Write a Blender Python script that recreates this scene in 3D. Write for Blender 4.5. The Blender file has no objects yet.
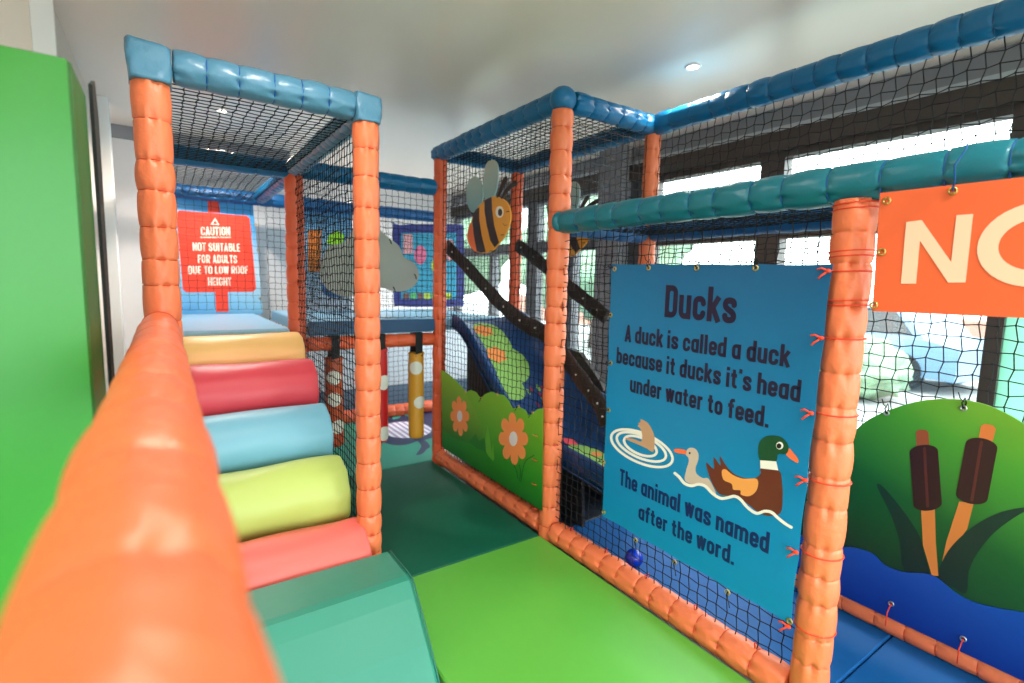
import bpy, math, random
from math import sin, cos, pi, radians, sqrt, exp
from mathutils import Vector, Matrix

C = bpy.context.scene
COL = C.collection

# ------------------------------------------------------------------ camera
F, PITCH, ROLL, YAW, HC = 507.355, radians(6.569), radians(1.349), radians(34.324), 1.3
FW = Vector((sin(YAW)*cos(PITCH), cos(YAW)*cos(PITCH), -sin(PITCH)))
R0 = Vector((cos(YAW), -sin(YAW), 0)); U0 = R0.cross(FW)
RT = R0*cos(ROLL) + U0*sin(ROLL); UP = -R0*sin(ROLL) + U0*cos(ROLL)
cam = bpy.data.cameras.new('camera'); camo = bpy.data.objects.new('camera', cam); COL.objects.link(camo)
m = Matrix((RT, UP, -FW)).transposed().to_4x4(); m.translation = (0, 0, HC)
camo.matrix_world = m
cam.sensor_width = 36; cam.lens = 36*F/1024; cam.clip_start = .02; cam.clip_end = 200
cam.dof.use_dof = True; cam.dof.focus_distance = 1.75; cam.dof.aperture_fstop = 2.2
C.camera = camo

# ------------------------------------------------------------------ world, sun, exposure
C.view_settings.view_transform = 'Standard'; C.view_settings.look = 'None'
C.view_settings.gamma = 1; C.view_settings.use_curve_mapping = False
C.view_settings.exposure = 1.12
W = bpy.data.worlds.new('sky'); C.world = W; W.use_nodes = True
W.node_tree.nodes['Background'].inputs[0].default_value = (.88, .95, 1, 1)
W.node_tree.nodes['Background'].inputs[1].default_value = 5.6
try:
    C.cycles.use_denoising = True
    C.cycles.max_bounces = 8; C.cycles.diffuse_bounces = 4; C.cycles.transparent_max_bounces = 12
    C.cycles.sample_clamp_indirect = 4
except Exception:
    pass

XW = 3.12; ZC = 2.4          # window wall, ceiling height
XA, XB, XC, XD = -.01, .654, 1.609, 2.253
Y0, Y1, Y2, Y3 = .665, 1.973, 3.283, 4.59
ZF = -.05

def portal(name, loc, rot, sx, sy):
    l = bpy.data.lights.new(name, 'AREA'); l.shape = 'RECTANGLE'; l.size = sx; l.size_y = sy
    o = bpy.data.objects.new(name, l); COL.objects.link(o); o.location = loc; o.rotation_euler = rot
    l.cycles.is_portal = True
portal('window_portal', (XW+.1, 1.5, 1.3), (0, radians(90), 0), 1.9, 8.8)
portal('added_rear_window_portal', (.3, -3.05, 1.35), (radians(90), 0, 0), 5.0, 1.9)  # for the added windows behind the viewer, fill light only

def downlight(x, y, power=42, col=(1, .90, .80)):
    """the light of one recessed ceiling lamp"""
    l = bpy.data.lights.new('downlight_beam', 'SPOT'); l.energy = power; l.color = col
    l.spot_size = radians(150); l.spot_blend = .8; l.shadow_soft_size = .05
    o = bpy.data.objects.new('downlight_beam', l); COL.objects.link(o); o.location = (x, y, ZC-.03)
DL = [(2.234, 1.723), (.365, 4.025), (.35, 1.35), (-.2, -.6), (1.3, -.3), (-1.6, .5), (1.6, 5.2), (2.4, -.9), (-1.5, -1.6)]
for _x, _y in DL:
    downlight(_x, _y, 26 if (_x, _y) == (.35, 1.35) else 60 if _y > 4 else 14 if _x > 2.2 and _y > 1 else 38)

# ------------------------------------------------------------------ helpers
def lin(c):
    return tuple(((v/255)/12.92 if v/255 <= .04045 else ((v/255+.055)/1.055)**2.4) for v in c)

MATS = {}
def mat(name, rgb, rough=.5, spec=.5, bump=0, bscale=40, metal=0, emit=0, vary=0, sheen=0, coat=0):
    if name in MATS: return MATS[name]
    M = bpy.data.materials.new(name); M.use_nodes = True; N = M.node_tree.nodes; L = M.node_tree.links
    b = N['Principled BSDF']; c = lin(rgb)
    b.inputs['Base Color'].default_value = (*c, 1); b.inputs['Roughness'].default_value = rough
    b.inputs['Specular IOR Level'].default_value = spec; b.inputs['Metallic'].default_value = metal
    if coat: b.inputs['Coat Weight'].default_value = coat; b.inputs['Coat Roughness'].default_value = .2
    if emit:
        b.inputs['Emission Color'].default_value = (*c, 1); b.inputs['Emission Strength'].default_value = emit
    tc = N.new('ShaderNodeTexCoord')
    if vary:
        n = N.new('ShaderNodeTexNoise'); n.inputs['Scale'].default_value = 6; n.inputs['Detail'].default_value = 4
        L.new(tc.outputs['Object'], n.inputs['Vector'])
        h = N.new('ShaderNodeHueSaturation'); h.inputs['Color'].default_value = (*c, 1)
        mr = N.new('ShaderNodeMapRange'); mr.inputs[3].default_value = 1-vary; mr.inputs[4].default_value = 1+vary
        L.new(n.outputs[0], mr.inputs[0]); L.new(mr.outputs[0], h.inputs['Value']); L.new(h.outputs[0], b.inputs['Base Color'])
    if bump:
        n = N.new('ShaderNodeTexNoise'); n.inputs['Scale'].default_value = bscale; n.inputs['Detail'].default_value = 3
        L.new(tc.outputs['Object'], n.inputs['Vector'])
        bp = N.new('ShaderNodeBump'); bp.inputs['Strength'].default_value = bump; bp.inputs['Distance'].default_value = .01
        L.new(n.outputs[0], bp.inputs['Height']); L.new(bp.outputs[0], b.inputs['Normal'])
    MATS[name] = M
    return M

def grad(name, stops, axis='Z', lo=0, hi=1, rough=.45, bump=.1, bscale=9, axis2=None, mix2=0):
    """a printed colour gradient along a world axis of a flat print"""
    if name in MATS: return MATS[name]
    M = bpy.data.materials.new(name); M.use_nodes = True; N = M.node_tree.nodes; L = M.node_tree.links
    b = N['Principled BSDF']; b.inputs['Roughness'].default_value = rough
    tc = N.new('ShaderNodeTexCoord'); s = N.new('ShaderNodeSeparateXYZ'); L.new(tc.outputs['Object'], s.inputs[0])
    mr = N.new('ShaderNodeMapRange'); mr.inputs[1].default_value = lo; mr.inputs[2].default_value = hi
    src = s.outputs[axis]
    if axis2:
        mm = N.new('ShaderNodeMath'); mm.operation = 'MULTIPLY_ADD'; mm.inputs[1].default_value = mix2
        L.new(s.outputs[axis2], mm.inputs[0]); L.new(s.outputs[axis], mm.inputs[2]); src = mm.outputs[0]
    L.new(src, mr.inputs[0])
    r = N.new('ShaderNodeValToRGB'); e = r.color_ramp.elements
    while len(e) < len(stops): e.new(.5)
    for i, (p_, c_) in enumerate(stops):
        e[i].position = p_; e[i].color = (*lin(c_), 1)
    L.new(mr.outputs[0], r.inputs[0]); L.new(r.outputs[0], b.inputs['Base Color'])
    n = N.new('ShaderNodeTexNoise'); n.inputs['Scale'].default_value = bscale; L.new(tc.outputs['Object'], n.inputs['Vector'])
    bp = N.new('ShaderNodeBump'); bp.inputs['Strength'].default_value = bump; bp.inputs['Distance'].default_value = .02
    L.new(n.outputs[0], bp.inputs['Height']); L.new(bp.outputs[0], b.inputs['Normal'])
    MATS[name] = M
    return M

def glassmat(name, tint=(.96, 1, .98), gl=.07, diffuse=0):
    M = bpy.data.materials.new(name); M.use_nodes = True; N = M.node_tree.nodes; L = M.node_tree.links
    N.remove(N['Principled BSDF'])
    t = N.new('ShaderNodeBsdfTransparent'); t.inputs[0].default_value = (*tint, 1)
    g = N.new('ShaderNodeBsdfGlossy'); g.inputs['Roughness'].default_value = .02
    x = N.new('ShaderNodeMixShader'); x.inputs[0].default_value = gl
    L.new(t.outputs[0], x.inputs[1]); L.new(g.outputs[0], x.inputs[2]); out = x
    if diffuse:
        d = N.new('ShaderNodeBsdfTranslucent'); d.inputs[0].default_value = (*tint, 1)
        y = N.new('ShaderNodeMixShader'); y.inputs[0].default_value = diffuse
        L.new(x.outputs[0], y.inputs[1]); L.new(d.outputs[0], y.inputs[2]); out = y
    L.new(out.outputs[0], N['Material Output'].inputs[0])
    return M

class MB:
    def __init__(s, lift=None): s.v = []; s.f = []; s.m = []; s.sm = []; s.lift = Vector(lift) if lift else None; s.k = 0
    def face(s, idx, mi=0, smooth=False): s.f.append(idx); s.m.append(mi); s.sm.append(smooth)
    def add(s, vs, fs, mi=0, smooth=False):
        if s.lift: s.k += 1; q_ = s.lift*((s.k*7) % 25); vs = [Vector(p)+q_ for p in vs]
        o = len(s.v); s.v += [tuple(p) for p in vs]
        for f in fs: s.face([i+o for i in f], mi, smooth)
    def box(s, a, b, mi=0, bev=0):
        x0, y0, z0 = a; x1, y1, z1 = b
        if bev:
            # chamfered box: rings
            q = bev; vs = []; fs = []
            pro = [(0, q, z0), (0, 0, z0+q), (0, 0, z1-q), (0, q, z1)]
            rings = []
            for (_, ins, z) in pro:
                i = ins; c = q
                ring = [(x0+i+c, y0+i), (x1-i-c, y0+i), (x1-i, y0+i+c), (x1-i, y1-i-c), (x1-i-c, y1-i), (x0+i+c, y1-i), (x0+i, y1-i-c), (x0+i, y0+i+c)]
                rings.append([(px_, py_, z) for px_, py_ in ring])
            for r_ in rings: vs += r_
            for k in range(3):
                for j in range(8):
                    fs.append([k*8+j, k*8+(j+1) % 8, (k+1)*8+(j+1) % 8, (k+1)*8+j])
            fs.append(list(range(7, -1, -1))); fs.append([24+j for j in range(8)])
            s.add(vs, fs, mi); return s
        v = [(x0, y0, z0), (x1, y0, z0), (x1, y1, z0), (x0, y1, z0), (x0, y0, z1), (x1, y0, z1), (x1, y1, z1), (x0, y1, z1)]
        s.add(v, [(0, 3, 2, 1), (4, 5, 6, 7), (0, 1, 5, 4), (1, 2, 6, 5), (2, 3, 7, 6), (3, 0, 4, 7)], mi); return s
    def tube(s, pts, r, n=8, mi=0, closed=False, caps=True, smooth=True):
        P = [Vector(p) for p in pts]; k = len(P); rr = r if isinstance(r, (list, tuple)) else [r]*k
        o = len(s.v); prev = None
        for i, p in enumerate(P):
            a = P[(i-1) % k] if (closed or i) else p; b = P[(i+1) % k] if (closed or i < k-1) else p
            t = (b-a).normalized() if (b-a).length > 1e-9 else Vector((0, 0, 1))
            if prev is None:
                u = t.cross(Vector((0, 0, 1)))
                if u.length < .05: u = t.cross(Vector((1, 0, 0)))
            else: u = prev - t*prev.dot(t)
            u.normalize(); prev = u; w = t.cross(u)
            for j in range(n):
                q = p + (u*cos(2*pi*j/n) + w*sin(2*pi*j/n))*rr[i]; s.v.append(tuple(q))
        for i in range(k if closed else k-1):
            i2 = (i+1) % k
            for j in range(n): s.face([o+i*n+j, o+i*n+(j+1) % n, o+i2*n+(j+1) % n, o+i2*n+j], mi, smooth)
        if caps and not closed:
            s.face([o+j for j in range(n-1, -1, -1)], mi); s.face([o+(k-1)*n+j for j in range(n)], mi)
        return s
    def sphere(s, c, r, nu=16, nv=10, mi=0, sc=(1, 1, 1), smooth=True):
        vs = [(c[0], c[1], c[2]+r*sc[2])]
        for i in range(1, nv):
            a = pi*i/nv
            for j in range(nu): b = 2*pi*j/nu; vs.append((c[0]+r*sc[0]*sin(a)*cos(b), c[1]+r*sc[1]*sin(a)*sin(b), c[2]+r*sc[2]*cos(a)))
        vs.append((c[0], c[1], c[2]-r*sc[2])); fs = [(0, 1+j, 1+(j+1) % nu) for j in range(nu)]
        for i in range(nv-2):
            for j in range(nu): fs.append((1+i*nu+j, 1+(i+1)*nu+j, 1+(i+1)*nu+(j+1) % nu, 1+i*nu+(j+1) % nu))
        e = len(vs)-1; b0 = 1+(nv-2)*nu
        fs += [(e, b0+(j+1) % nu, b0+j) for j in range(nu)]
        s.add(vs, fs, mi, smooth); return s
    def prism(s, pts, d, mi=0, side=None):
        """closed outline pts (3-D, planar) pushed along vector d"""
        n = len(pts); P = [Vector(p) for p in pts]; d = Vector(d)
        s.add([*P, *[p+d for p in P]], [list(range(n)), list(range(2*n-1, n-1, -1))], mi)
        o = len(s.v)-2*n
        for j in range(n): s.face([o+j, o+n+j, o+n+(j+1) % n, o+(j+1) % n], mi if side is None else side)
        return s
    def build(s, name, mats, parent=None, loc=None):
        me = bpy.data.meshes.new(name); me.from_pydata(s.v, [], s.f)
        for M in (mats if isinstance(mats, (list, tuple)) else [mats]): me.materials.append(M)
        me.polygons.foreach_set('material_index', s.m); me.polygons.foreach_set('use_smooth', s.sm)
        me.update()
        o = bpy.data.objects.new(name, me); COL.objects.link(o)
        if parent: o.parent = parent; o.matrix_parent_inverse = parent.matrix_world.inverted()
        return o

def thing(name, label, cat, loc=(0, 0, 0), group=None):
    o = bpy.data.objects.new(name, None); COL.objects.link(o); o.location = loc; o.empty_display_size = .05
    o.matrix_world = Matrix.Translation(loc)
    o['label'] = label; o['category'] = cat
    if group: o['group'] = group
    return o
def tag(o, label, cat, group=None, kind=None):
    o['label'] = label; o['category'] = cat
    if group: o['group'] = group
    if kind: o['kind'] = kind
    return o
def struct(name, mb, mats):
    o = mb.build(name, mats); o['kind'] = 'structure'; return o

AX = {'X': 0, 'Y': 1, 'Z': 2}
def px(ax, c, x, y, off=0):
    """the point of the plane ax = c that the photograph shows at (x, y); off lifts it towards the viewer side"""
    d = FW + RT*((x-512)/F) - UP*((y-341.5)/F); o = Vector((0, 0, HC)); i = AX[ax]
    p = o + d*((c-o[i])/d[i])
    p[i] += off if ax == 'Z' else -off
    return p

def smooth_closed(P, k=6):
    out = []; n = len(P)
    for i in range(n):
        a, b, c, d = (Vector(P[(i+j-1) % n]) for j in range(4))
        for t in range(k):
            t /= k
            out.append(.5*((2*b)+(c-a)*t+(2*a-5*b+4*c-d)*t*t+(3*b-a-3*c+d)*t**3))
    return out
def smooth_open(P, k=8):
    P = [Vector(p) for p in P]; Q = [P[0]*2-P[1]]+P+[P[-1]*2-P[-2]]; out = []
    for i in range(len(P)-1):
        a, b, c, d = Q[i:i+4]
        for t in range(k):
            t /= k
            out.append(.5*((2*b)+(c-a)*t+(2*a-5*b+4*c-d)*t*t+(3*b-a-3*c+d)*t**3))
    out.append(P[-1]); return out

# ------------------------------------------------------------------ stroke lettering (2-D)
S_ = .175; L_, R_, B_, T_ = S_/2, .375, S_/2, .72-S_/2; r_ = .13
def arc(cx, cy, r, a0, a1, n=6): return [(cx+r*cos(radians(a0+(a1-a0)*i/n)), cy+r*sin(radians(a0+(a1-a0)*i/n))) for i in range(n+1)]
def stad(l=L_, r=R_, b=B_, t=T_, q=r_):
    P = arc(r-q, t-q, q, 0, 90)+arc(l+q, t-q, q, 90, 180)+arc(l+q, b+q, q, 180, 270)+arc(r-q, b+q, q, 270, 360)
    return P+[P[0]]
CT = 1-S_/2; CR = .41
def sm2(P, k=5): return [(p.x, p.y) for p in smooth_open([(a, b, 0) for a, b in P], k)]
def glyph(ch):
    l, r, b, t, q = L_, R_, B_, T_, r_
    arch = arc(l+q, t-q, q, 180, 90)+arc(r-q, t-q, q, 90, 0)+[(r, 0)]
    G = {
     'o': ([stad()], .46), 'a': ([stad(), [(r, 0), (r, .72)]], .46), 'd': ([stad(), [(r, 0), (r, 1)]], .46),
     'b': ([stad(), [(l, 0), (l, 1)]], .46),
     'c': ([[(r, .46)]+arc(r-q, t-q, q, 0, 90)+arc(l+q, t-q, q, 90, 180)+arc(l+q, b+q, q, 180, 270)+arc(r-q, b+q, q, 270, 360)+[(r, .26)]], .45),
     'e': ([[(l, .35), (r, .35)]+arc(r-q, t-q, q, 0, 90)+arc(l+q, t-q, q, 90, 180)+arc(l+q, b+q, q, 180, 270)+arc(r-q, b+q, q, 270, 345)], .45),
     'n': ([[(l, 0), (l, .72)], arch], .46), 'h': ([[(l, 0), (l, 1)], arch], .46),
     'm': ([[(l, 0), (l, .72)], arch, [(x+r-l, y) for x, y in arch]], .75),
     'u': ([[(r, 0), (r, .72)], [(l, .72)]+arc(l+q, b+q, q, 180, 270)+arc(r-q, b+q, q, 270, 360)], .46),
     'r': ([[(l, 0), (l, .72)], arc(l+q, t-q, q, 180, 90)+[(.31, t)]], .33),
     's': ([sm2([(r, .50), (r-.03, .6), (.23, t), (l+.03, .6), (l, .5), (l+.05, .42), (.23, .36), (r-.05, .3), (r, .21), (r-.03, .12), (.23, b), (l+.03, .12), (l, .22)])], .45),
     't': ([[(.16, .92), (.16, b+.1)]+arc(.26, b+.1, .1, 180, 270)+[(.32, b)], [(.0, t), (.32, t)]], .35),
     'f': ([[(.16, 0), (.16, .8)]+arc(.28, .8, .115, 180, 90)+[(.34, .915)], [(.0, t), (.32, t)]], .35),
     'k': ([[(l, 0), (l, 1)], [(l+.03, .28), (r+.01, .72)], [(.2, .4), (r+.03, 0)]], .45),
     'l': ([[(l, 0), (l, 1)]], .19), 'i': ([[(l, 0), (l, .72)], [(l, .83), (l, 1)]], .19),
     'w': ([[(.06, .72), (.17, .06), (.29, .70), (.41, .06), (.52, .72)]], .58),
     '.': ([[(l, 0), (l, .17)]], .18), "'": ([[(.09, 1.0), (.07, .78)]], .16),
     'A': ([[(.06, 0), (.24, .95), (.42, 0)], [(.12, .25), (.36, .25)]], .48),
     'T': ([[(.21, 0), (.21, 1)], [(0, CT), (.42, CT)]], .42),
     'D': ([stad(L_, CR, B_, CT, .15), [(L_, 0), (L_, 1)], [(L_-S_/2, B_), (.2, B_)], [(L_-S_/2, CT), (.2, CT)]], .49),
     'O': ([stad(L_, CR, B_, CT, .15)], .49),
     'C': ([[(CR, .66)]+arc(CR-.15, CT-.15, .15, 0, 90)+arc(L_+.15, CT-.15, .15, 90, 180)+arc(L_+.15, B_+.15, .15, 180, 270)+arc(CR-.15, B_+.15, .15, 270, 360)+[(CR, .34)]], .48),
     'G': ([[(CR, .7)]+arc(CR-.15, CT-.15, .15, 0, 90)+arc(L_+.15, CT-.15, .15, 90, 180)+arc(L_+.15, B_+.15, .15, 180, 270)+arc(CR-.15, B_+.15, .15, 270, 360)+[(CR, .45), (.27, .45)]], .49),
     'U': ([[(L_, 1)]+arc(L_+.15, B_+.15, .15, 180, 270)+arc(CR-.15, B_+.15, .15, 270, 360)+[(CR, 1)]], .49),
     'N': ([[(L_, 0), (L_, 1)], [(L_, .95), (CR, .05)], [(CR, 0), (CR, 1)]], .49),
     'I': ([[(L_, 0), (L_, 1)]], .19), 'L': ([[(L_, 1), (L_, B_), (.38, B_)]], .39),
     'E': ([[(.38, B_), (L_, B_), (L_, CT), (.38, CT)], [(L_, .5), (.34, .5)]], .40),
     'F': ([[(L_, 0), (L_, CT), (.38, CT)], [(L_, .5), (.34, .5)]], .39),
     'H': ([[(L_, 0), (L_, 1)], [(CR, 0), (CR, 1)], [(L_, .5), (CR, .5)]], .49),
     'W': ([[(.06, 1), (.18, .06), (.31, .9), (.44, .06), (.56, 1)]], .62),
     'B': ([stad(L_, CR, B_, .52, .13), stad(L_, CR-.02, .52, CT, .13), [(L_, 0), (L_, 1)]], .49),
     'R': ([stad(L_, CR, .45, CT, .13), [(L_, 0), (L_, 1)], [(.24, .42), (CR, 0)]], .49),
     'S': ([sm2([(CR, .7), (CR-.03, .85), (.25, CT), (L_+.03, .85), (L_, .7), (L_+.06, .58), (.25, .5), (CR-.06, .4), (CR, .28), (CR-.03, .14), (.25, B_), (L_+.03, .14), (L_, .3)])], .49),
    }
    return G[ch]
def text_strokes(txt, gap=.07, space=.24):
    out = []; x = 0
    for ch in txt:
        if ch == ' ': x += space; continue
        st, w = glyph(ch); out += [[(a+x, b) for a, b in s] for s in st]; x += w+gap
    return out, x-gap
def ribbon(mb, pts, w, to3, mi=0, cap=False):
    n = len(pts)
    for i in range(n-1):
        (x0, y0), (x1, y1) = pts[i], pts[i+1]; d = math.hypot(x1-x0, y1-y0)
        if d < 1e-7: continue
        ux, uy = -(y1-y0)/d*w/2, (x1-x0)/d*w/2
        mb.add([to3(x0+ux, y0+uy), to3(x0-ux, y0-uy), to3(x1-ux, y1-uy), to3(x1+ux, y1+uy)], [(0, 1, 2, 3)], mi)
    for i in (range(n) if cap else range(1, n-1)):
        x, y = pts[i]; mb.add([to3(x+cos(a*pi/6)*w/2, y+sin(a*pi/6)*w/2) for a in range(12)], [list(range(12))], mi)
def line_of_text(mb, txt, p0, p1, h, up=(0, 0, 1), mi=0, sw=1.0):
    """lettering between baseline points p0 and p1, cap height h"""
    st, w = text_strokes(txt); p0 = Vector(p0); u = Vector(p1)-p0; v = Vector(up)*h; L = u.length
    k = L/w; u = u/w
    # keep stroke widths even: strokes are drawn in glyph space
    for s in st: ribbon(mb, s, S_*sw, lambda a, b: p0+u*a+v*b, mi)

# ------------------------------------------------------------------ materials
ORANGE = mat('orange_vinyl', (230, 118, 74), .44, .5, bump=.5, bscale=24)
ORANGE_D = mat('red_orange_vinyl', (224, 94, 54), .45, .5, bump=.25, bscale=45)
BLUE = mat('ocean_blue_vinyl', (0, 98, 146), .36, .5, bump=.25, bscale=35)
BLUE_WARMLIT = mat('warm_lit_blue_vinyl', (14, 112, 130), .36, .5, bump=.25, bscale=35)  # blue beam vinyl again, with warm light mixed into its colour
BLUE_LIT = mat('lit_blue_vinyl', (76, 128, 156), .34, .5, bump=.3, bscale=35)  # the same blue vinyl, its bright reflections put into the colour
ROYAL = mat('royal_blue_vinyl', (0, 84, 140), .5)
NET = mat('black_net_cord', (16, 17, 20), .75, .3)
BLACK = mat('black_webbing', (20, 20, 22), .6, .3, bump=.3, bscale=120)
DKBROWN = mat('dark_brown_padding', (46, 36, 34), .6, .3, bump=.4, bscale=60)
BRASS = mat('brass', (200, 170, 100), .35, metal=1)
REDCORD = mat('red_orange_cord', (225, 62, 30), .6)
BLUECORD = mat('blue_cord', (0, 80, 150), .6)
WHITEP = mat('white_print', (240, 236, 226), .5)

# ------------------------------------------------------------------ room shell
CEILM = mat('ceiling_paint', (244, 232, 220), .30, .5, bump=.03, bscale=2.0)
WALLM = mat('warm_white_paint', (226, 214, 202), .7)
GREYW = mat('grey_paint', (214, 212, 212), .7)
CHAR = mat('charcoal_frame', (74, 74, 80), .5)
BROWNF = mat('dark_brown_frame', (62, 52, 48), .5)
GREYB = mat('mid_grey_steel', (122, 124, 130), .5)
FLOORM = mat('grey_floor', (150, 146, 140), .5, bump=.1, bscale=20, vary=.08)
TRIMM = mat('white_gloss_trim', (236, 234, 232), .4)

struct('floor', MB().box((-2.7, -3.1, -.15), (XW+.15, 6.1, ZF)), FLOORM)
struct('ceiling', MB().box((-2.7, -3.1, ZC), (XW+.15, 6.1, ZC+.1)), CEILM)
struct('wall_far_left', MB().box((-2.8, -3.1, ZF), (-2.7, 3.0, ZC)), WALLM)
struct('wall_left', MB().box((-2.7, 2.9, ZF), (-.335, 3.0, ZC)).box((-.42, 3.0, ZF), (-.335, 4.2, ZC)), WALLM)
struct('trim_1', MB().box((-.40, 2.885, ZF), (-.325, 2.9, ZC), bev=.003), TRIMM)
struct('trim_2', MB().box((-.345, 4.2, ZF), (-.245, 4.3, ZC), bev=.004), TRIMM)
struct('wall_back', MB().box((-.6, 4.95, ZF), (.95, 5.05, ZC)), GREYW)
struct('trim_3', MB().box((-.6, 4.9, 2.31), (.95, 4.95, ZC)), GREYB)
struct('wall_back_far', MB().box((.95, 6.0, ZF), (XW+.15, 6.1, ZC)).box((.85, 5.05, ZF), (.95, 6.1, ZC)), GREYW)
struct('wall_left_recess', MB().box((-.7, 4.2, ZF), (-.6, 5.05, ZC)), GREYW)
# rear wall behind the viewer; its wide windows are added for fill light
mb = MB().box((-2.7, -3.1, ZF), (XW+.15, -3.0, .4)).box((-2.7, -3.1, 2.25), (XW+.15, -3.0, ZC))
mb.box((-2.7, -3.1, .4), (-2.2, -3.0, 2.25)).box((2.8, -3.1, .4), (XW+.15, -3.0, 2.25))
struct('wall_rear', mb, WALLM)
GL = glassmat('clear_glass')
GLG = glassmat('green_tinted_glass', (.34, .56, .45), .10, .5)
for i in range(4):
    a = -2.2+i*1.25
    w = MB().box((a, -3.08, .4), (a+.05, -3.02, 2.25)).box((a+1.2, -3.08, .4), (a+1.25, -3.02, 2.25)).box((a, -3.08, .4), (a+1.25, -3.02, .45)).box((a, -3.08, 2.2), (a+1.25, -3.02, 2.25))
    o = struct('window_%d' % (i+8), w, CHAR)  # unseen window, added to let in fill light from behind
    MB().box((a+.05, -3.052, .45), (a+1.2, -3.046, 2.2)).build('pane', GL, o)

# window wall on the right
mb = MB().box((XW, -3.0, ZF), (XW+.15, 6.0, .42))
struct('wall_right', mb, GREYW)
struct('trim_4', MB().box((XW-.012, -3.0, 2.265), (XW+.15, 6.0, 2.385)), GREYB)
struct('trim_5', MB().box((XW-.04, -3.0, 2.245), (XW+.02, 6.0, 2.268)), mat('silver_rail', (170, 176, 182), .4))
struct('trim_6', MB().box((XW-.03, -3.0, 2.13), (XW+.12, 6.0, 2.246)), BROWNF)
struct('trim_7', MB().box((XW-.12, 2.93, ZF), (XW+.12, 3.19, ZC), bev=.006), GREYB)
MULL = [(-2.9, -2.82), (-1.6, -1.52), (-.45, -.37), (.64, .70), (1.70, 1.85), (2.68, 2.93), (4.17, 4.34), (5.0, 5.08), (5.9, 6.0)]
for i in range(len(MULL)-1):
    a, b = MULL[i][1], MULL[i+1][0]
    m0 = (MULL[i][0]+MULL[i][1])/2 if i else MULL[i][0]; m1 = (MULL[i+1][0]+MULL[i+1][1])/2
    w = MB().box((XW, m0, .42), (XW+.09, a, 2.13)).box((XW, b, .42), (XW+.09, m1, 2.13))
    w.box((XW, a, .42), (XW+.09, b, .48)).box((XW, a, 1.61), (XW+.09, b, 1.72)).box((XW, a, 2.09), (XW+.09, b, 2.13))
    if i == 5: w.box((XW, 3.6, .42), (XW+.09, 3.68, 2.13))
    o = struct('window_%d' % i if i else 'window_7', w, BROWNF if i in (2, 3, 4) else CHAR)
    g = GLG if i == 2 else GL
    MB().box((XW+.03, a, .48), (XW+.036, b, 1.61)).build('pane', g, o)
    MB().box((XW+.03, a, 1.72), (XW+.036, b, 2.09)).build('pane', GL, o)

# recessed ceiling lamps
for (x, y), lab in zip(DL, ['recessed round ceiling downlight glowing beside the long blue top beam', 'recessed ceiling downlight glowing above the netted roof of the stairs', 'recessed downlight above the padded stairs', 'recessed downlight over the near end of the rail', 'recessed downlight over the lime mat entrance', 'recessed downlight above the green crash pad', 'recessed downlight at the far end of the room', 'recessed downlight near the window wall behind the viewer', 'recessed downlight in the rear left of the room']):
    t = thing('ceiling_light', lab, 'ceiling light', (x, y, ZC), 'recessed ceiling downlights')
    rg = [(x+.034*cos(a*pi/16), y+.034*sin(a*pi/16), ZC-.003) for a in range(32)]
    MB().tube(rg, .007, 8, closed=True).build('trim_ring', TRIMM, t)
    d = MB(); d.add([(x+.03*cos(a*pi/12), y+.03*sin(a*pi/12), ZC-.005) for a in range(24)], [list(range(23, -1, -1))])
    d.build('lamp_lens', mat('lamp_glow', (255, 225, 200), emit=14), t)

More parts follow.
